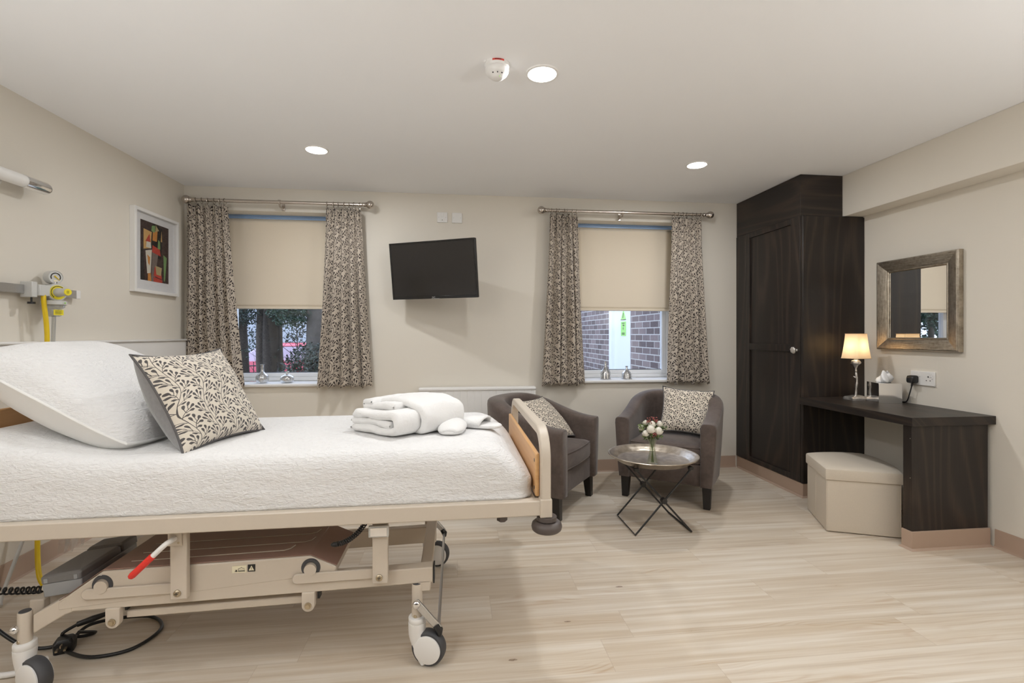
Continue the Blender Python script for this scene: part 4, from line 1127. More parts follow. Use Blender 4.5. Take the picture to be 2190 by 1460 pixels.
m.tube([(-.756,e,.3765),(-.754,e,.383),(-.748,e,.384),(-.745,e,.387),(-.742,e,.384),(-.736,e,.383),(-.734,e,.3765),(-.756,e,.3765)], .0006, 6)
m.build('label_print', MAT['ink'], l1, smooth=0)
m = MB(); m.loft([[(-.7205,e,.374),(-.7025,e,.374),(-.7115,e,.391)],[(-.7205,y0,.374),(-.7025,y0,.374),(-.7115,y0,.391)]]); wt = m.build('warning_triangle', MAT['lab_cream'], l2, smooth=0)
m = MB(); m.box(-.7122,-.7108,e-.0006,e,.379,.386); m.box(-.7122,-.7108,e-.0006,e,.376,.3775); m.build('exclamation_mark', MAT['ink'], wt, smooth=0)
for xx,zz in ((-1.195,.384),(-.512,.398)):
    m = MB(); screw(m, xx, y0-.0004, zz, .004); m.build('cover_screw', MAT['chrome'], cv)
# battery / control box on the head slope
m = MB()
CBM = frame_M((-1.268,1.965,.348), Vector((.80,0,.56)).normalized(), Vector((0,1,0)), Vector((-.56,0,.80)).normalized())
CBM = frame_M((-1.335,1.985,.337), Vector((1,0,.12)).normalized(), Vector((0,1,0)), Vector((-.12,0,1)).normalized())
m.M = CBM
m.box(-.080,.045,-.145,.15,-.035,.012); m.build('control_box_base', MAT['mid_grey'], bed, bevel=.004)
m = MB(); m.M = CBM; m.loft([rrect(-.0175,-.045,.065,.102,.008,.0125),rrect(-.0175,-.045,.065,.102,.008,.034),rrect(-.0175,-.045,.058,.096,.008,.041)]); cb = m.build('control_box_lid', MAT['grey_plastic'], bed, bevel=.002)
m = MB(); m.M = CBM; m.loft([rrect(-.0175,.108,.065,.046,.008,.0125),rrect(-.0175,.108,.065,.046,.008,.038),rrect(-.0175,.108,.057,.040,.008,.046)]); m.build('battery_lid', MAT['grey_plastic'], bed, bevel=.002)
for xx in (-.065,.030):
    m = MB(); m.M = CBM; m.box(xx-.006,xx+.006,-.149,-.1445,.014,.030); m.build('lid_clip', MAT['mid_grey'], cb, bevel=.001)
m = MB(); m.M = CBM; m.tube([(-.078,-.10,-.012),(-.105,-.10,-.016)], .016, 16); m.build('cable_gland', MAT['lt_grey_plastic'], bed)
m = MB(); m.M = CBM; m.tube([(.0+.018*math.cos(a),-.105+.014*math.sin(a),.0395) for a in [2*PI*k/24 for k in range(24)]], .001, 6, closed=True); m.build('lid_emblem', MAT['ink'], cb)
# under-deck stretcher piece and cream struts seen below the rail
bx(-.24,-.205,1.86,2.5,.528,.548).build('deck_strut', MAT['skirt'], bed)
bx(-.32,-.20,YB1-.02,YB1+.02,.548,.556).build('deck_strut', CM, bed)
# nurse handset box with coiled lead
hb = bx(-.305,-.235,YB1-.045,YB1-.029,.487,.527).build('lead_holder', MAT['lt_grey_plastic'], bed, bevel=.003)
m = MB(); m.box(-.298,-.241,YB1-.0465,YB1-.0445,.492,.521); m.build('holder_window', MAT['chrome'], hb, smooth=0)
def coil(p0, p1, p2, turns, r, wr, n=12):
    path = bez(p0, tuple(Vector(p0).lerp(Vector(p1),.6)), tuple(Vector(p2).lerp(Vector(p1),.6)), p2, 60); P=[Vector(p) for p in path]; pts=[]
    N = turns*n
    for i in range(N+1):
        s = i/N*(len(P)-1); k=min(int(s),len(P)-2); p=P[k].lerp(P[k+1],s-k); tt=(P[k+1]-P[k]).normalized()
        a = tt.orthogonal().normalized(); a = (Vector((0,0,1))-tt*tt.z).normalized(); b = tt.cross(a)
        pts.append(tuple(p+(a*math.cos(2*PI*i/n)+b*math.sin(2*PI*i/n))*r))
    return pts
m = MB(); m.tube(coil((-.415,YB1-.02,.462),(-.36,YB1-.02,.465),(-.318,YB1-.03,.535),16,.0072,.0028), .0026, 6); m.ball((-.424,YB1-.02,.460), .011, 10, 8, (1.3,.8,.8)); m.build('coiled_lead', MAT['black'], bed)
m = MB(); m.tube(coil((-1.405,1.90,.300),(-1.50,1.95,.262),(-1.68,1.97,.265),14,.0105,.004), .0036, 6); m.build('coiled_mains_lead', MAT['black'], bed)
# castors
WH = MAT['white_plastic']
def castor(x, y, ztop, ang, post_top):
    t0 = Matrix.Translation((x,y,0)) @ Matrix.Rotation(ang,4,'Z')
    def mk(): 
        q = MB(); q.M = t0; return q
    m = mk(); m.lathe([(.0195,.150),(.0195,post_top-.003),(.0185,post_top)], 28); p = m.build('castor_post', CM, bed)
    m = mk(); m.lathe([(.0165,post_top),(.016,post_top+.002),(.001,post_top+.0025)], 24); m.build('post_plug', MAT['rubber'], p)
    m = mk(); m.M = t0 @ rot_M((0,-.0195,.177),0,R(90)); m.lathe([(.007,-.001),(.006,.001),(.002,.0015)], 14); m.build('post_rivet', MAT['zinc'], p)
    # housing: collar that turns into the wheel cheeks
    m = mk(); m.lathe([(.027,.148),(.0305,.152),(.0315,.166),(.030,.170),(.024,.172)], 32); m.build('castor_cap', WH, bed)
    m = mk(); rings = []
    for i in range(14):
        f = i/13; z = .150-.142*f
        cx = .0 + .028*sm((f-.25)/.75); hx = .0315*(1-.0*f) if f < .75 else .0315*math.sqrt(max(.05,1-((f-.75)/.27)**2)); hy = .0315-.006*sm(f*2)
        rings.append([(cx+hx*math.cos(2*PI*k/28), hy*math.sin(2*PI*k/28), z) for k in range(28)])
    m.loft(rings); m.build('castor_housing', WH, bed, smooth=60)
    # wheel behind the housing
    wx, wz, wr = .046, .0625, .0625
    m = mk(); m.M = t0 @ rot_M((wx,0,wz),0,R(90)); m.lathe([(.045,-.020),(.057,-.020),(.0615,-.014),(wr,-.004),(wr,.004),(.0615,.014),(.057,.020),(.045,.020)], 44); wl = m.build('castor_wheel', MAT['rubber'], bed)
    m = mk(); m.M = t0 @ rot_M((wx,0,wz),0,R(90)); m.lathe([(.0455,-.0265),(.0500,-.0245),(.0500,.0245),(.0455,.0265)], 40); m.build('wheel_cover', WH, wl)
castor(-.141, 1.80, .177, R(-18), .290)
castor(-.141, 2.55, .177, R(-10), .262)
castor(-1.436, 1.80, .177, R(-22), .272)
castor(-1.436, 2.55, .177, R(-15), .262)
for yy in (1.782,):
    m = MB(); m.ball((-1.452,1.782-.002,.222), .013, 18, 12); m.build('brake_knob', MAT['chrome'], bed)
# brake levers and bar at the foot
def lever(y, s):
    m = MB(); m.M = Matrix.Identity(4)
    a = Vector((-.141,y,.232 if s<0 else .25)); b = Vector((-.060,y,.135 if s<0 else .158))
    m.bar([tuple(a+Vector((-.004,0,.006))),tuple(a),tuple(b)], .012, .026, (.75,0,.66)); lvv = m.build('brake_lever', MAT['steel'], bed, bevel=.004)
    m = MB(); m.tube([tuple(b+Vector((-.012,0,.014))),tuple(b+Vector((0,0,-.006))),tuple(b+Vector((.001,0,-.024)))], [.0125,.0145,.009], 14); m.build('pedal_grip', MAT['black'], bed)
    m = MB(); m.ball((a.x,y-s*-.012 if s<0 else y,a.z), .0145, 18, 12, (1,.7,1)); m.build('lever_boss', MAT['chrome'], bed)
lever(1.772,-1); lever(2.578,1)
MB().tube([(-.062,1.785,.140),(-.062,2.57,.150)], .0062, 12).build('brake_bar', MAT['steel'], bed)

# cables on the floor at the bed head
t = thing('mains_cable', 'black mains cable looped on the floor under the bed with its plug', 'cable', (-1.45,2.0,0))
loop = spline([(-1.95,2.15,.27),(-1.80,2.05,.16),(-1.62,2.02,.03),(-1.50,2.05,.009),(-1.46,2.14,.03),(-1.30,2.21,.010),(-1.19,2.12,.008),(-1.22,1.99,.008),(-1.34,1.955,.008),(-1.46,2.00,.012),(-1.50,2.03,.03)], 10)
MB().tube(loop, .0065, 10).build('cord', MAT['black'], t)
m = MB(); m.M = rot_M((-1.475,2.02,.028), R(20)); m.loft([rrect(0,0,.030,.026,.012,-.026),rrect(0,0,.032,.028,.012,.010),rrect(0,0,.024,.020,.012,.022)]); pl = m.build('plug', MAT['black'], t)
for dx in (-.012,.012):
    m = MB(); m.M = rot_M((-1.475,2.02,.028), R(20)); m.box(dx-.0035,dx+.0035,-.048,-.028,-.006,.000); m.build('pin', MAT['zinc'], pl)
m = MB(); m.M = rot_M((-1.475,2.02,.028), R(20)); m.box(-.002,.002,-.048,-.028,.006,.014); m.build('pin', MAT['zinc'], pl)
t = thing('jack_lead', 'silver jack plug lying on the black cable loop under the bed', 'plug', (-1.40,2.06,.03))
m = MB(); m.tube([(-1.46,2.06,.075),(-1.415,2.075,.085),(-1.372,2.09,.095)], [.010,.012,.008], 12); m.build('sleeve', MAT['black'], t)
m = MB(); m.tube([(-1.375,2.089,.094),(-1.335,2.10,.103)], .0055, 12); m.tube([(-1.335,2.10,.103),(-1.30,2.112,.112)], .0025, 8); m.build('jack', MAT['steel'], t)
m = MB(); m.tube(spline([(-1.46,2.06,.075),(-1.50,2.04,.05),(-1.47,2.09,.01),(-1.43,2.11,.012),(-1.45,2.05,.05)],6), .006, 8); m.build('cord', MAT['black'], t)
t = MB().tube(spline([(-2.10,2.25,.011),(-1.85,2.02,.011),(-1.68,1.90,.012),(-1.54,1.885,.011),(-1.49,1.96,.011)],8), .010, 10).build('white_cable', MAT['white_plastic'], None)
tag(t, 'white cable on the floor beside the head castor of the bed', 'cable')

# ------------------------------------------------------------------ bedding
def cover_mesh():
    m = MB(); rings = []
    cx, cy = (-1.735+.282)/2, (1.728+2.622)/2; hx, hy = (.282+1.735)/2, (2.622-1.728)/2
    prof = [(.0,.6075),(.001,.63),(.000,.66),(.003,.69),(.005,.718),(.010,.742),(.018,.762),(.030,.777),(.047,.787),(.070,.791),(.105,.7925),(.15,.793),(.20,.794),(.27,.795),(.34,.795),(.40,.795),(.44,.795)]
    full = []
    for a,b in zip(prof[:-1],prof[1:]):
        for k in range(3): full.append((a[0]+(b[0]-a[0])*k/3, a[1]+(b[1]-a[1])*k/3))
    full.append(prof[-1])
    for ins,z in full:
        k2 = 1.0 if ins < .12 else .12/ins
        r = rrect(cx,cy,hx-ins*1.35*(1 if ins<.2 else 1),max(hy-ins,.004),max(.05,.07),0,8,60)
        out = []
        for (x,y,_) in r:
            side = max(0,min(1,(.76-z)/.15))
            p = Vector((x*2.2,y*2.2,z*3)); zo = z
            z_up = .085*sm((-1.12-x)/.62)*max(0,(z-.61)/.185)
            w = mnoise.noise(p)*.5+mnoise.noise(p*2.7)*.25
            zz = z + zr(x) + (.006*w if z>.70 else .003*w*(z-.61)/.09)
            # soft horizontal sag folds on the hanging sides
            d = side*(.009*mnoise.noise(Vector((x*3.0+z*6,z*7,3.3)))+.006*mnoise.noise(Vector((x*9,z*22,1.7))))*min(1,(z-.605)/.03)
            nx = -1 if abs(x-cx) > hx-.12 and abs(y-cy) < hy-.12 else 0
            ny = 1 if y > cy else -1
            yy = y + ny*d*(1-abs(nx)); xx = x + (1 if x>cx else -1)*d*abs(nx)
            # foot end slopes inward at the top
            out.append((xx,yy,zz+z_up))
        rings.append(out)
    m.loft(rings)
    # shape the foot end: pull the upper part back
    v2 = []
    for (x,y,z) in m.v:
        if x > -.05: x -= .075*sm((x+.05)/.3)*sm((z-.66)/.13)
        v2.append((x,y,z))
    m.v = v2
    return m
cov = cover_mesh().build('coverlet', MAT['coverlet'], None, smooth=180)
tag(cov, 'white crinkled coverlet spread over the hospital bed mattress', 'bedspread')

def pad(m, M, w, h, t, n=28, pw=2.2, corner=.10, seed=0, uvs=0, rough=.0, which='both', ears=.0, sq=0.0):
    """sewn pillow shape centred on M: local x width, y height, z thickness"""
    m.M = M
    def P(i,j,s):
        u = -1+2*i/n; v = -1+2*j/n
        e = max(0,(1-abs(u)**pw))*max(0,(1-abs(v)**pw))
        # edges bow inward between the corners
        bx_ = 1-corner*(1-v*v)*abs(u)**3; by_ = 1-corner*(1-u*u)*abs(v)**3
        ee = 1+ears*(abs(u)*abs(v))**4
        z = s*t/2*e**.5
        z += rough*mnoise.noise(Vector((u*1.6+seed,v*1.6,s*2.0)))*e**.4
        return (u*w/2*bx_*ee*math.sqrt(1-sq*v**4/2), v*h/2*by_*ee*math.sqrt(1-sq*u**4/2), z)
    for s in ((1,) if which=='front' else (-1,) if which=='back' else (1,-1)):
        rows = [[P(i,j,s) for i in range(n+1)] for j in range(n+1)]
        uv = [[(P(i,j,s)[0]+seed*.37, P(i,j,s)[1]+seed*.53) for i in range(n+1)] for j in range(n+1)] if uvs else None
        m.grid(rows, uv, flip=(s<0))
    edge = [P(i,0,0) for i in range(n)]+[P(n,j,0) for j in range(n)]+[P(i,n,0) for i in range(n,0,-1)]+[P(0,j,0) for j in range(n,0,-1)]
    return [tuple(M @ Vector((p[0],p[1],0))) for p in edge]
t = thing('pillow', 'large white crinkled pillow propped against the head of the bed', 'pillow', (-1.40,2.2,.80))
ap = Vector((-.87,0,.493)).normalized(); yp = Vector((.05,.998,0.0)).normalized(); ap=(ap-yp*ap.dot(yp)).normalized(); npv = yp.cross(ap).normalized()
if npv.z < 0: npv = -npv
xp = ap
PM = frame_M((-1.412,2.195,.968), yp, ap, npv)
def fix(M):
    return M
m = MB(); ed = pad(m, PM, .71, .68, .24, 36, 2.8, .02, 2, rough=.02, which='front', sq=.30); m.build('pillow_top', MAT['coverlet'], t, smooth=180)
m = MB(); pad(m, PM, .71, .68, .30, 36, 2.8, .02, 2, rough=.02, which='back', sq=.30); m.build('pillow_underside', MAT['pillow_white'], t, smooth=180)
MB().tube(ed, .005, 8, closed=True).build('seam', MAT['pillow_white'], t)

def cushion(label, M, s, mat, seed, thick=.15, group='leaf sprig cushions', ears=.05, back=None):
    o = M.to_translation()
    t = thing('cushion', label, 'cushion', (o.x,o.y,o.z-s/2), group=group)
    m = MB(); ed = pad(m, M, s, s, thick, 28, 2.4, .07, seed, 1, .010, which='front', ears=ears); m.build('front_panel', mat, t, smooth=180)
    m = MB(); pad(m, M, s, s, back or thick*.9, 28, 2.4, .07, seed, 0, .010, which='back', ears=ears); b = m.build('back_panel', MAT['grey_velvet'], t, smooth=180)
    b['label'] = 'plain grey back panel'
    MB().tube(ed, .0042, 8, closed=True).build('piping', MAT['piping'], t)
    return t
def lean(center, across, up):
    x = Vector(across).normalized(); y = Vector(up); y = (y-x*y.dot(x)).normalized(); z = x.cross(y)
    return frame_M(center, x, y, z)
cushion('leaf patterned cushion with grey back lying against the white pillow on the bed', lean((-.985,2.03,.957), (.115,.37,.01), (-.20,.03,.33)), .392, MAT['sprig_cushion'], 1, .15, back=.28)

# folded towelling robe
rob = thing('bath_robe', 'white towelling bath robe folded in a bundle on the bed', 'robe', (-.25,2.16,.80))
ra = Vector((.235,-.225,0)).normalized(); rb_ = Vector((.185,.285,0)).normalized(); rb_ = (rb_-ra*rb_.dot(ra)).normalized()
RO = Vector((-.452,2.118,.797)); RBM = frame_M(RO, ra, rb_, Vector((0,0,1)))
def folded(path, th, b0, b1, seed, nb=40, shr=.5, nz=.012):
    """thick cloth sheet: closed cross-section around 'path' (a,z), extruded along b, rounded at both ends"""
    P = [Vector((a,z)) for a,z in path]; n = len(P); L=[]; Rr=[]
    for i in range(n):
        tt = (P[min(i+1,n-1)]-P[max(i-1,0)]).normalized(); nn = Vector((-tt.y,tt.x))
        e = min(1, min(i,n-1-i)/1.6+.55)
        L.append(P[i]+nn*th/2*e); Rr.append(P[i]-nn*th/2*e)
    ring2 = L+Rr[::-1]; c = sum(ring2,Vector((0,0)))/len(ring2)
    rings = []
    for k in range(nb+1):
        f = k/nb; b = b0+(b1-b0)*f
        d = min(f,1-f)*(b1-b0); q = min(1,d/(th*.5)); s_in = th*.5*(1-math.sqrt(max(0,1-(1-q)**2)))
        ring = []
        for i,p in enumerate(ring2):
            j = i if i < n else 2*n-1-i
            pp = p + (P[j]-p).normalized()*min(s_in,th*.42) if (P[j]-p).length > 1e-6 else p
            w = mnoise.noise(Vector((pp.x*9+seed,b*7,pp.y*14)))*nz + mnoise.noise(Vector((pp.x*28+seed,b*24,pp.y*30)))*nz*.3
            ring.append((pp.x+w, b+w*.4, max(.001,pp.y+w*.8)))
        rings.append(ring)
    m = MB(); m.M = RBM; m.loft(rings, caps=False)
    N2 = 2*n
    for base in (0, nb*N2):
        for i in range(n-1): m.face([base+i, base+i+1, base+N2-2-i, base+N2-1-i])
    return m
def P2(pts, n=7): return [(p[0],p[1]) for p in spline([(a,z,0) for a,z in pts], n)]
p_body = P2([(.022,.018),(.14,.016),(.25,.016),(.292,.026),(.304,.050),(.288,.074),(.24,.079),(.14,.074),(.06,.073),(.030,.070)])
folded(p_body, .034, .0, .33, 1).build('folded_body', MAT['terry'], rob, smooth=110)
p_in = P2([(.014,.045),(.08,.044),(.16,.045),(.22,.047),(.276,.049)])
folded(p_in, .030, .004, .30, 4).build('inner_fold', MAT['terry'], rob, smooth=110)
p_top = P2([(.22,.105),(.12,.100),(.05,.094),(.022,.098),(.026,.112),(.08,.118)])
folded(p_top, .032, .06, .31, 7, nz=.012).build('collar_roll', MAT['terry'], rob, smooth=110)
p_wrap = P2([(.10,.012),(.22,.012),(.315,.014),(.338,.045),(.325,.090),(.26,.118),(.16,.124),(.06,.112),(.02,.085)])
folded(p_wrap, .028, .11, .345, 9, nz=.011).build('sash_wrap', MAT['terry'], rob, smooth=110)

def slipper(center, ang, label, L=.215, W=.098):
    t = thing('slipper', label, 'slipper', center, ang, group='towelling slippers on the bed')
    M0 = TM[t.name]
    def outline(sc_, z, n=36):
        out = []
        for k in range(n):
            a = 2*PI*k/n; c_, s_ = math.cos(a), math.sin(a)
            x = L/2*sc_*math.copysign(abs(c_)**.75,c_); y = W/2*sc_*math.copysign(abs(s_)**.8,s_)*(1+.10*c_)
            out.append((x,y,z))
        return out
    m = MB(); m.M = M0; m.loft([outline(.93,0),outline(1.0,.005),outline(1.0,.011),outline(.95,.015)]); m.build('sole', MAT['terry'], t, smooth=70)
    # upper: arched tunnel closing at the toe (+x), open at the instep
    m = MB(); m.M = M0; rings = []
    for i in range(15):
        f = i/14; x = -L*.14+ (L*.64-.004)*f
        wd = W/2*math.sqrt(max(.002,1-(max(0,(x)/(L/2)))**4))*1.0; hgt = (.034-.010*f)*math.sqrt(max(.01,1-max(0,(f-.45)/.56)**2))
        rings.append([(x+.012*math.sin(PI*k/16)*(-1 if i==0 else 0), wd*math.cos(PI*k/16), .010+hgt*math.sin(PI*k/16)**.7) for k in range(17)])
    m.loft(rings, closed=False); m.build('upper', MAT['terry'], t, smooth=180, solid=.007)
    return t
slipper((-.012,2.05,.797), R(-100), 'white towelling slipper lying nearest the folded robe', L=.20, W=.105)
slipper((.100,2.13,.797), R(150), 'white towelling slipper with its opening towards the foot board', L=.215, W=.105)

# ------------------------------------------------------------------ tub armchairs
def seat_outline(z, ins=0.0):
    pts = []
    hx, yf = .243-ins, -.322+ins
    for i in range(9): pts.append((-hx+2*hx*i/8, yf - .016*(1-(2*i/8-1)**2), z))
    for i in range(1,17):
        a = PI*i/17
        pts.append((hx*math.cos(a), .02+(.185-ins)*math.sin(a), z))
    return pts
def armchair(loc, rz, label):
    t = thing('armchair', label, 'armchair', loc, rz, 'brown tub armchairs')
    M0 = TM[t.name]
    def st(d):      # station -> outer xy, inner xy, top z ; d in 0..1
        A = .34; Larc = PI*.345; tot = 2*A+Larc; s = d*tot
        if s < A: o = (-.352, -.335+s); i_ = (-.247, -.335+s)
        elif s > A+Larc: q = tot-s; o = (.352, -.335+q); i_ = (.247, -.335+q)
        else:
            a = PI - (s-A)/.345
            c_, n_ = math.cos(a), math.sin(a)
            o = (.352*math.copysign(abs(c_)**.86,c_), .005+.335*n_**.92); i_ = (.247*math.copysign(abs(c_)**.9,c_), .005+.205*n_)
        f = (o[1]+.335)/.675
        zt = .592 + .155*sm(f*1.02)
        return o, i_, zt
    NS = 56; rings = []
    def ring(d, push=0.0, k=1.0):
        o, i_, zt = st(d); o = Vector((*o,0)); i_ = Vector((*i_,0)); mid = (o+i_)/2
        o = mid+(o-mid)*k; i_ = mid+(i_-mid)*k
        zt -= .02*(1-k); zb = .155+.02*(1-k)
        th = (o-i_); n = th.normalized(); T = th.length
        out = []
        for z in (zb, zb+.06, .30, .42, zt-.07):
            f = (z-zb)/(zt-zb); out.append(o - n*(.030*(1-f)**1.5) + Vector((0,push,z)))
        for q in range(9):
            a = PI*q/8; out.append(mid + n*(T/2)*math.copysign(abs(math.cos(a))**.55,math.cos(a)) + Vector((0,push,zt-.045+.045*math.sin(a)**.6)))
        for z in (zt-.07, .46, .36, zb): out.append(i_ + Vector((0,push,z)))
        return [tuple(p) for p in out]
    rings.append(ring(0,-.016,.86)); rings.append(ring(0,-.010,.955))
    for i in range(NS+1): rings.append(ring(i/NS))
    rings.append(ring(1,-.010,.955)); rings.append(ring(1,-.016,.86))
    m = MB(); m.M = M0; m.loft(rings); m.build('tub_body', MAT['suede'], t, smooth=60)
    # piping seams on the inside back
    for xq in (-.36,.36):
        d = .5+xq*.42
        o, i_, zt = st(d); dv = (Vector(i_)-Vector(o)).normalized()
        m = MB(); m.M = M0; m.tube([(i_[0]+dv.x*.001,i_[1]+dv.y*.001,z) for z in (.46,.55,.62,zt-.050)], .0028, 8); m.build('back_seam', MAT['suede'], t)
    m = MB(); m.M = M0; m.loft([[(x,y,z) for x,y in ((-.255,-.318),(.255,-.318),(.25,.12),(-.25,.12))] for z in (.150,.300)]); m.build('front_rail', MAT['suede'], t, bevel=.010, seg=3)
    m = MB(); m.M = M0
    rg = [seat_outline(.295,.02), seat_outline(.305,.006), seat_outline(.325,0), seat_outline(.400,0), seat_outline(.418,.007), seat_outline(.430,.03), seat_outline(.440,.075), seat_outline(.446,.13), seat_outline(.448,.18)]
    m.loft(rg); se = m.build('seat_cushion', MAT['suede'], t, smooth=70)
    for zz in (.414,.312):
        m = MB(); m.M = M0; m.tube(seat_outline(zz, .003), .004, 8, closed=True); m.build('welt', MAT['suede'], se)
    for lx, ly, dy in ((-.285,-.285,-.012),(.285,-.285,-.012),(-.225,.235,.03),(.225,.235,.03)):
        m = MB(); m.M = M0
        m.loft([[(lx+s1*.022,ly+dy+s2*.022,0) for s1,s2 in ((-1,-1),(1,-1),(1,1),(-1,1))],[(lx+s1*.031,ly+s2*.031,.165) for s1,s2 in ((-1,-1),(1,-1),(1,1),(-1,1))]]); m.build('leg', MAT['dark_leg'], t, bevel=.003)
    return t
def face_rz(nx, ny): return math.atan2(nx, -ny)     # turn local -y towards (nx, ny)
armchair((.580,3.465,0), face_rz(.81,-.59), 'brown tub armchair nearer the bed foot board, left of the tray table')
armchair((1.665,3.555,0), face_rz(-.60,-.80), 'brown tub armchair nearer the wardrobe, behind the tray table')
def chair_pt(c, rz, p):
    v = Matrix.Rotation(rz,3,'Z') @ Vector(p); return Vector((c[0]+v.x,c[1]+v.y,v.z))
# seat cushions, placed from their corners
def cush4(label, bl, br, tl, mat, seed, thick, group, s=None):
    bl, br, tl = Vector(bl), Vector(br), Vector(tl)
    x = (br-bl); y = (tl-bl); S = s or (x.length+y.length)/2
    c = bl + x/2 + y/2
    return cushion(label, lean(c, x, y), S*1.10, mat, seed, thick, group)
cush4('leaf patterned cushion in the armchair behind the bed foot board', (.66,3.30,.475), (.40,3.56,.475) if 0 else (.845,3.53,.47), (.46,3.42,.70), MAT['sprig_chair'], 4, .13, 'leaf sprig seat cushions', .34)
cush4('leaf patterned cushion in the armchair behind the tray table', (1.575,3.50,.485), (1.835,3.365,.465), (1.66,3.66,.77), MAT['sprig_chair'], 6, .13, 'leaf sprig seat cushions', .33)

# ------------------------------------------------------------------ tray table
TX, TY = 1.238, 2.936
t = thing('tray_table', 'round hammered metal tray table on folding black iron legs', 'table', (TX,TY,0))
m = MB()
prof = [(.0005,.412),(.215,.412),(.222,.416),(.262,.446),(.276,.448),(.279,.445),(.276,.441),(.264,.439),(.225,.406),(.215,.404),(.0005,.404)]
n = 96; rings = [[(TX+r*math.cos(2*PI*k/n), TY+r*math.sin(2*PI*k/n), z) for k in range(n)] for r,z in prof]
m.M = Matrix.Identity(4)
m.loft(rings); tr = m.build('tray', MAT['hammered'], t, smooth=50)
xa, xb, ya, yb = 1.060, 1.416, 2.776, 3.097
for k,(p,q) in enumerate(((xa,xb),(xb,xa))):
    d = .006 if k else -.006
    m = MB(); m.tube([(q,ya+d,.400),(p,ya+d,.008),(p,yb+d,.008),(q,yb+d,.400)], .0058, 8)
    m.tube([(q,ya+d,.398),(q,yb+d,.398)], .0058, 8); m.build('leg_frame', MAT['black_iron'], t)
for yy in (ya,yb):
    m = MB(); m.M = rot_M(((xa+xb)/2,yy,.204),0,R(90)); m.lathe([(.016,-.018),(.018,-.014),(.018,.014),(.016,.018)], 16); m.build('pivot', MAT['black_iron'], t)
for xx in (xa+.008,xb-.008):
    bx(xx-.014,xx+.014,ya-.012,ya+.012,.384,.4035).build('clip', MAT['black_iron'], t, bevel=.003)
    bx(xx-.014,xx+.014,yb-.012,yb+.012,.384,.4035).build('clip', MAT['black_iron'], t, bevel=.003)

# vase and flowers
VX, VY, VZ = 1.186, 2.820, .4125
t = thing('flower_vase', 'clear waisted glass vase standing on the metal tray', 'vase', (VX,VY,VZ))
m = MB(); rings = []; n = 40
for r,z in [(.030,0),(.033,.004),(.032,.02),(.026,.045),(.0175,.085),(.0165,.105),(.021,.135),(.026,.158),(.0235,.158),(.018,.132),(.0135,.105),(.0145,.085),(.022,.045),(.027,.018),(.020,.010),(.001,.009)]:
    tw = z*9
    rings.append([(VX+r*(1+.045*math.cos(10*(2*PI*k/n)+tw))*math.cos(2*PI*k/n), VY+r*(1+.045*math.cos(10*(2*PI*k/n)+tw))*math.sin(2*PI*k/n), VZ+z) for k in range(n)])
m.loft(rings); m.build('glass', MAT['vase_glass'], t, smooth=60)
def stem_to(m, p): m.tube(spline([(VX+(p[0]-VX)*-.12,VY+(p[1]-VY)*-.12,VZ+.012),(VX+(p[0]-VX)*.05,VY+(p[1]-VY)*.05,VZ+.10),(VX+(p[0]-VX)*.35,VY+(p[1]-VY)*.35,VZ+.16),p],5), .0018, 6)
def petal_ball(m, c, r, rnd, layers=4):
    m.ball((c[0],c[1],c[2]+r*.30), r*.50, 10, 8, (1,1,.9))
    c0 = c
    for L in range(layers):
        k = 3+L; rr = r*(.42+.58*L/(layers-1)); c = (c0[0]+rnd.uniform(-.08,.08)*r, c0[1]+rnd.uniform(-.08,.08)*r, c0[2]+r*.16*(layers-1-L))
        for i in range(k):
            a0 = 2*PI*i/k+L*.7+rnd.uniform(-.15,.15); wd = 2*PI/k*.62; rows = []
            for u in range(5):
                ph = R(-70+ (140-24*L)*u/4)
                rows.append([(c[0]+rr*(1.06 if u==4 else 1)*math.cos(ph)*math.cos(a0+wd*(q/4-.5)*2), c[1]+rr*(1.06 if u==4 else 1)*math.cos(ph)*math.sin(a0+wd*(q/4-.5)*2), c[2]+rr*.92*math.sin(ph)+.0012*math.sin(q*2.1+i)) for q in range(5)])
            m.grid(rows)
FL = [(-.055,-.03,.195,.019),(-.028,-.045,.222,.024),(.018,-.05,.212,.023),(-.004,-.01,.245,.019),(.045,.0,.245,.018),(-.035,.02,.250,.015),(.010,.045,.225,.019),(-.05,.045,.215,.018)]
FLAB = ['white rose lowest at the left of the bouquet','large white rose at the middle left front of the bouquet','large white rose at the middle right front of the bouquet','white rose high in the centre of the bouquet','white rose high at the right of the bouquet','small white bud high at the left of the bouquet','white rose hidden at the back right of the bouquet','white rose hidden at the back left of the bouquet']
for i,(dx,dy,dz,r) in enumerate(FL):
    p = (VX+dx,VY+dy,VZ+dz); rnd = random.Random(i)
    q = thing('white_rose', FLAB[i], 'flower', p, group='white roses in the vase')
    m = MB(); stem_to(m, (p[0],p[1],p[2]-r*.7)); m.build('stem', MAT['greenstem'], q)
    m = MB(); petal_ball(m, p, r*1.15, rnd); m.build('bloom', MAT['petal'], q, smooth=180)
    m = MB(); leaves(m, rnd, (p[0],p[1],p[2]-r*1.25), r*1.0, 12, .011, (1,1,.4)); m.build('leaf', MAT['sprigleaf'], q, smooth=0)
BL = [(-.025,-.005,.265,'dusty red berry sprig at the top left of the bouquet'),(.012,.0,.270,'dusty red berry sprig at the top middle of the bouquet'),(.030,.01,.258,'dusty red berry sprig at the top right of the bouquet'),(-.008,-.055,.190,'dusty red berry sprig low at the front of the bouquet')]
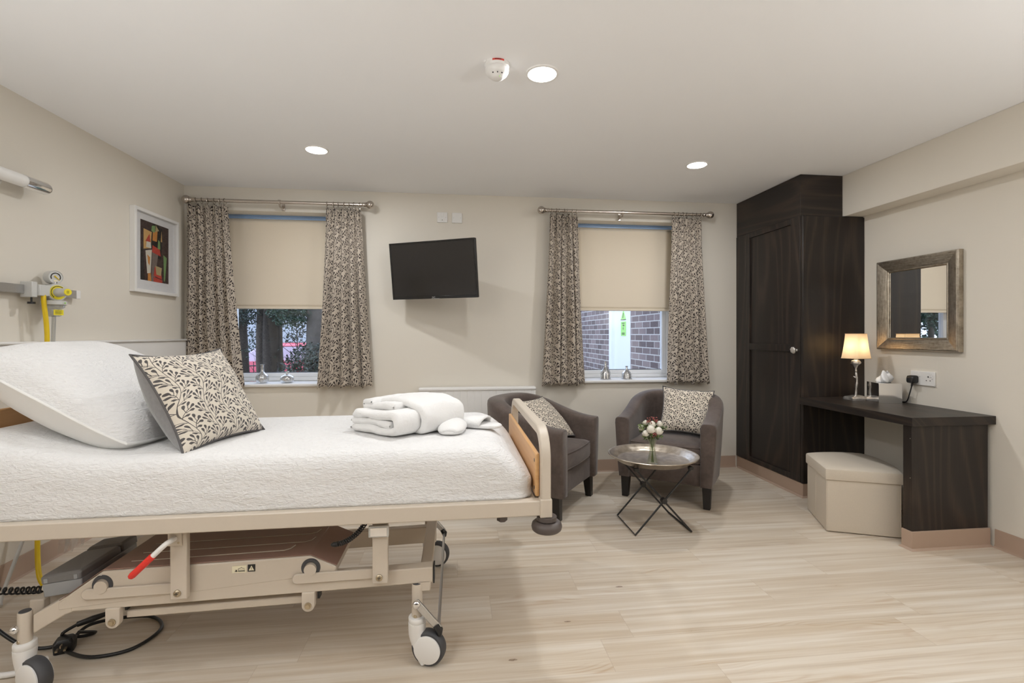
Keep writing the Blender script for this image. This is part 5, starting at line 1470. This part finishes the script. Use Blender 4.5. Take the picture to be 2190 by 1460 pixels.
for i,(dx,dy,dz,lab_) in enumerate(BL):
    p = (VX+dx,VY+dy,VZ+dz); rnd = random.Random(50+i)
    q = thing('berry_sprig', lab_, 'berries', p, group='berry sprigs in the vase')
    m = MB(); stem_to(m, p); m.build('stem', MAT['greenstem'], q)
    m = MB()
    for _ in range(16): m.ball((p[0]+rnd.gauss(0,.011),p[1]+rnd.gauss(0,.011),p[2]+rnd.gauss(.002,.007)), .0036, 8, 6)
    o = m.build('berries', MAT['berry'], q); o['kind'] = 'stuff'
for i,(dx,dy,dz,lab_) in enumerate([(-.075,.0,.235,'olive leaf sprig at the far left of the bouquet'),(.072,-.01,.225,'olive leaf sprig at the far right of the bouquet'),(.03,-.03,.178,'green leaf sprig low at the right of the bouquet'),(-.045,-.015,.172,'green leaf sprig low at the left of the bouquet')]):
    p = (VX+dx,VY+dy,VZ+dz); rnd = random.Random(80+i)
    q = thing('leaf_sprig', lab_, 'foliage', p, group='leaf sprigs in the vase')
    m = MB(); stem_to(m, p); m.build('stem', MAT['greenstem'], q)
    m = MB(); leaves(m, rnd, (p[0]-dx*.15,p[1]-dy*.15,p[2]-.004), .028, 46, .0085, (1,1,.8)); m.build('leaf', MAT['sprigleaf'], q, smooth=0)

# ------------------------------------------------------------------ wardrobe
WX, WY0 = 2.530, 3.28
t = thing('wardrobe', 'tall dark stained wood wardrobe in the corner right of the window', 'wardrobe', (2.78,3.7,0))
W = MAT['wenge']
m = MB(); m.box(WX+.022,XR-.002,WY0+.02,YB-.002,.104,2.078); m.build('carcass', W, t)
bx(WX+.004,XR-.002,WY0,WY0+.022,.104,2.072).build('side_panel', W, t, bevel=.002)
bx(WX,WX+.024,3.985,YB-.002,.104,2.078).build('filler_stile', W, t, bevel=.0015)
bx(WX,WX+.024,WY0+.003,WY0+.022,.104,2.078).build('front_stile', W, t, bevel=.0015)
# infill above, up to the ceiling, notched round the boxed beam
m = MB(); m.box(WX+.004,2.873,WY0+.028,YB-.002,2.080,ZC-.002); m.build('top_infill', MAT['wenge_level'], t, bevel=.001)
bx(WX+.012,XR-.003,WY0+.012,WY0+.030,2.0722,2.0795).build('scribe_strip', MAT['dark_leg'], t, smooth=0)
# shaker door
dy0, dy1, dz0, dz1 = WY0+.025, 3.982, .108, 2.078
d = MB()
for a,b,c,e in ((dy0,dy0+.105,dz0,dz1),(dy1-.055,dy1,dz0,dz1),(dy0+.105,dy1-.055,dz0,dz0+.038),(dy0+.105,dy1-.055,2.035,dz1),(dy0+.105,dy1-.055,1.07,1.125)): d.box(WX-.002,WX+.0215,a,b,c,e)
dr = d.build('door', W, t, bevel=.0015)
bx(WX+.010,WX+.016,dy0+.10,dy1-.05,dz0+.03,1.08).build('door_panel', W, dr, smooth=0)
bx(WX+.010,WX+.016,dy0+.10,dy1-.05,1.115,2.04).build('door_panel', W, dr, smooth=0)
m = MB(); m.M = rot_M((WX-.002,dy0+.035,1.083),0,0,R(-90))
m.lathe([(.010,0),(.010,.004),(.007,.010),(.009,.016),(.021,.024),(.024,.031),(.020,.038),(.008,.042),(.001,.043)], 20)
for i in range(14):
    a = i*2.4; m.ball((.019*math.cos(a),.019*math.sin(a),.026+.008*((i*7)%3)/2), .007, 8, 6)
m.build('knob', MAT['silver_leaf'], dr)
m = MB(); m.box(WX+.004,XR-.004,WY0+.004,YB-.002,0,.102); pl = m.build('plinth', MAT['skirt'], t, bevel=.002)
m = MB(); m.loft([[(WX-.012,WY0-.010,.0005),(WX+.3,WY0-.010,.0005),(WX+.3,WY0+.004,.0005),(WX+.004,WY0+.004,.0005),(WX+.004,YB-.03,.0005),(WX-.012,YB-.03,.0005)],[(WX+.001,WY0+.002,.012),(WX+.3,WY0+.002,.012),(WX+.3,WY0+.004,.012),(WX+.004,WY0+.004,.012),(WX+.004,YB-.03,.012),(WX+.001,YB-.03,.012)]]); m.build('cove', MAT['skirt'], pl, bevel=.001)

# ------------------------------------------------------------------ dressing table
DX, DY0, DZ = 2.500, 2.395, .740
t = thing('dressing_table', 'dark stained wood dressing table beside the wardrobe under the mirror', 'table', (2.77,2.84,0))
bx(DX,XR-.002,DY0,WY0-.002,.692,DZ).build('table_top', MAT['wenge_top'], t, bevel=.0015)
bx(DX+.018,XR-.030,DY0+.020,DY0+.072,.105,.6915).build('end_panel', W, t, bevel=.001)
pl = bx(DX+.012,XR-.022,DY0+.012,DY0+.078,0,.1045).build('plinth', MAT['skirt'], t, bevel=.002)
m = MB(); m.loft([rrect((DX+.012+XR-.022)/2,DY0+.045,(XR-DX-.034)/2+.010,.043,.003,.0004,2),rrect((DX+.012+XR-.022)/2,DY0+.045,(XR-DX-.034)/2+.001,.034,.003,.012,2)]); m.build('cove', MAT['skirt'], pl)
for zz in (.40,.62):
    m = MB(); screw(m, DX+.0178, DY0+.028, zz, .0016, 'x'); m.build('edge_nick', MAT['lab_cream'], t)

# pouffe under the table
t = thing('storage_pouffe', 'cream fabric storage pouffe with lid, half under the dressing table', 'pouffe', (2.47,2.83,0))
A_, B_, C_ = Vector((2.395,3.075)), Vector((2.232,2.698)), Vector((2.600,2.545))
def pouf_poly(off):
    mid = bez((C_.x,C_.y,0),(2.735,2.70,0),(2.800,2.93,0),(2.765,3.02,0),8)[1:] + bez((2.765,3.02,0),(2.70,3.08,0),(2.52,3.10,0),(A_.x,A_.y,0),6)[1:-1]
    pts = [A_,B_,C_]+[Vector((p[0],p[1])) for p in mid]
    c = Vector((2.49,2.85)); return [c+(p-c)*(1+off) for p in pts]
def pring(off, z): return [(p.x,p.y,z) for p in pouf_poly(off)]
MB().loft([pring(-.045,.004),pring(-.040,.010),pring(-.040,.318)]).build('box_body', MAT['cream_fabric'], t, bevel=.004, smooth=25)
MB().loft([pring(-.02,.318),pring(-.005,.320),pring(.0,.326),pring(.0,.372),pring(-.012,.382),pring(-.06,.388),pring(-.3,.392)]).build('lid', MAT['cream_fabric'], t, smooth=38)
pp = pouf_poly(-.038); a, b = pp[0], pp[1]
for f in (.0,.52):
    q = b+(a-b)*f
    m = MB(); m.tube([(q.x,q.y,.008),(q.x,q.y,.318)], .0022, 6); m.build('seam', MAT['cream_fabric'], t)
m = MB(); q = pp[2]; m.tube([(q.x,q.y,.008),(q.x,q.y,.318)], .0022, 6); m.build('seam', MAT['cream_fabric'], t)

# ------------------------------------------------------------------ lamp
LX, LY = 2.813, 3.118
t = thing('table_lamp', 'silver twig table lamp with a lit cream shade on the dressing table', 'lamp', (LX,LY,DZ))
rd = random.Random(9)
m = MB(); rings = []
for ins,z in ((0,0),(.0,.012),(.006,.020),(.02,.026),(.04,.030)):
    rg = rrect(LX,LY,.066-ins,.048-ins,.012,DZ+z,3,4)
    rings.append([(x+.004*mnoise.noise(Vector((x*70,y*70,z*60))),y+.004*mnoise.noise(Vector((x*70,y*70,z*60+5))),zz+(.005*mnoise.noise(Vector((x*55,y*55,3))) if z>0 else 0)) for x,y,zz in rg])
m.loft(rings); m.build('base', MAT['silver_leaf'], t, smooth=30)
m = MB(); pts=[]; rs=[]
for i in range(19):
    f=i/18; pts.append((LX+.003*math.sin(f*5)+.0012*math.sin(f*17), LY+.004*math.cos(f*6), DZ+.024+.235*f)); rs.append(.0068*(1+.14*math.sin(f*23)+.10*math.sin(f*51)) if f<.86 else .010+.018*(f-.86)/.14)
m.tube(pts, rs, 12)
for f,a in ((.30,1.0),(.55,2.5),(.72,4.0)):
    m.tube([(LX,LY,DZ+.024+.235*f),(LX+.016*math.cos(a),LY+.016*math.sin(a),DZ+.034+.235*f)], [.005,.0035], 8)
m.ball((LX,LY,DZ+.262), .029, 12, 8, (1,1,.75))
for i in range(12): m.ball((LX+.022*math.cos(i*2.4),LY+.022*math.sin(i*2.4),DZ+.262+.008*math.sin(i*5)), .009, 8, 6)
m.build('stem', MAT['silver_leaf'], t, smooth=60)
m = MB(); rings=[]
for i in range(9):
    f=i/8; hw=.070-.019*f-.002*math.sin(f*PI); rings.append(rrect(LX,LY,hw,hw*.92,.015-.005*f,DZ+.292+.172*f,3))
rings=[[tuple(Matrix.Translation((LX,LY,0))@Matrix.Rotation(R(12),4,'Z')@Matrix.Translation((-LX,-LY,0))@Vector(p)) for p in r] for r in rings]
m.loft(rings, caps=False); sh = m.build('lamp_shade', MAT['shade'], t, smooth=30)
for r_, nm in ((rings[0],'lower_trim'),(rings[-1],'upper_trim')):
    MB().tube(r_, .0022, 6, closed=True).build(nm, MAT['shade'], sh)
m = MB(); m.tube([(LX,LY,DZ+.28),(LX,LY,DZ+.33)], .011, 14); m.build('lamp_holder', MAT['white_plastic'], t)
MB().ball((LX,LY,DZ+.375), .022, 16, 10, (1,1,1.4)).build('bulb', MAT['bulb'], t)
pl = bpy.data.lights.new('bulb_light','POINT'); pl.energy = 4.2; pl.color=(1.0,.78,.52); pl.shadow_soft_size=.024
po = bpy.data.objects.new('bulb_light',pl); COL.objects.link(po); po.parent=t; po.location=(0,0,.375)
# power plug and flex in the wall socket
t = thing('double_socket', 'white double wall socket above the dressing table', 'socket', (XR,2.822,.914))
bx(XR-.011,XR,2.740,2.904,.868,.960).build('faceplate', MAT['white_plastic'], t, bevel=.003)
def wallhole(y0,y1,z0,z1,nm): bx(XR-.0118,XR-.0105,y0,y1,z0,z1).build(nm, MAT['ink'], t, smooth=0)
for k,yc in enumerate((2.782,2.862)):
    if k == 0:
        wallhole(yc-.0035,yc+.0035,.922,.931,'pin_slot'); wallhole(yc-.016,yc-.010,.900,.905,'pin_slot'); wallhole(yc+.009,yc+.015,.900,.905,'pin_slot')
    bx(XR-.0145,XR-.011,yc-.026,yc-.012,.924,.948).build('rocker', MAT['white_plastic'], t, bevel=.001)
for yy in (2.755,2.889):
    m = MB(); m.M = rot_M((XR-.0112,yy,.914),0,0,R(-90)); m.lathe([(.003,-.0005),(.003,.001),(.001,.0015)],10); m.build('screw', MAT['steel'], t)
t = thing('power_plug', 'black plug with trailing flex in the left half of the wall socket', 'plug', (XR-.03,2.868,.905))
m = MB(); m.M = frame_M((XR-.012,2.872,.905),(0,-1,0),(0,0,1),(-1,0,0)); m.loft([rrect(0,0,.025,.024,.010,.0,4),rrect(0,0,.027,.026,.010,.010,4),rrect(0,-.002,.026,.024,.010,.034,4),rrect(0,-.004,.020,.018,.010,.042,4)]); m.build('plug_body', MAT['black'], t, smooth=50)
m = MB(); m.tube(spline([(XR-.032,2.872,.885),(XR-.034,2.874,.855),(XR-.036,2.888,.80),(XR-.03,2.905,.765),(XR-.025,2.93,.7455),(XR-.03,2.99,.745),(XR-.028,3.075,.745),(2.93,3.17,.745),(2.85,3.168,.746)],7), [.0055]*7+[.0035]*50, 10); m.build('flex', MAT['black'], t)
# tissue box
t = thing('tissue_box', 'mirrored cube tissue box beside the lamp on the dressing table', 'tissue box', (2.895,2.977,DZ), R(-15.2))
TB = TM[t.name]; m = MB(); m.M = TB; hw=.0705
m.box(-hw,hw,-hw,hw,0,.134); m.build('box', MAT['chrome'], t, bevel=.001)
m = MB(); m.M = TB; m.lathe([(.04,.1341),(.04,.1346)], 24); m.build('opening', MAT['ink'], t)
m = MB(); m.M = TB; rd=random.Random(4); rows=[]
for i in range(15):
    f=i/14; row=[]
    for k in range(25):
        a=2*PI*k/24; rr=(.030+.018*math.sin(f*PI)**.8)*(1-.55*f)*(1+.35*math.sin(a*3+f*4)+.18*math.sin(a*7+f*9)); row.append((rr*math.cos(a)+.010*f,rr*.8*math.sin(a),.132+.074*f+.010*math.sin(a*2+1)*f))
    row[-1]=row[0]; rows.append(row)
m.grid(rows); m.build('tissue', MAT['tissue'], t, smooth=180)

# ------------------------------------------------------------------ mirror
t = thing('wall_mirror', 'wall mirror in a wide antique silver frame above the dressing table', 'mirror', (XR,2.86,1.405))
my0,my1,mz0,mz1 = 2.572,3.140,1.094,1.714
profm = [(0,.0),(0,.030),(.004,.038),(.010,.040),(.030,.036),(.060,.028),(.072,.022),(.078,.024),(.084,.020),(.086,.010)]   # inset from the outer edge, stand-off from the wall
cs = [(my0,mz0,1,1),(my1,mz0,-1,1),(my1,mz1,-1,-1),(my0,mz1,1,-1)]
for i in range(4):
    a, b = cs[i], cs[(i+1)%4]; m = MB()
    rows=[]; uvs=[]
    for f,c in ((0,a),(1,b)):
        rows.append([(XR-.001-d, c[0]+c[2]*s_, c[1]+c[3]*s_) for s_,d in profm])
        L = abs(b[0]-a[0])+abs(b[1]-a[1])
        uvs.append([((s_ if c is a else L-s_)+i, s_*1.2) for s_,d in profm])
    m.grid(rows, uvs); m.build('frame_rail', MAT['frame_metal'], t, smooth=25)
g = bx(XR-.014,XR-.010,my0+.084,my1-.084,mz0+.084,mz1-.084).build('mirror_glass', MAT['mirror'], t, smooth=0)
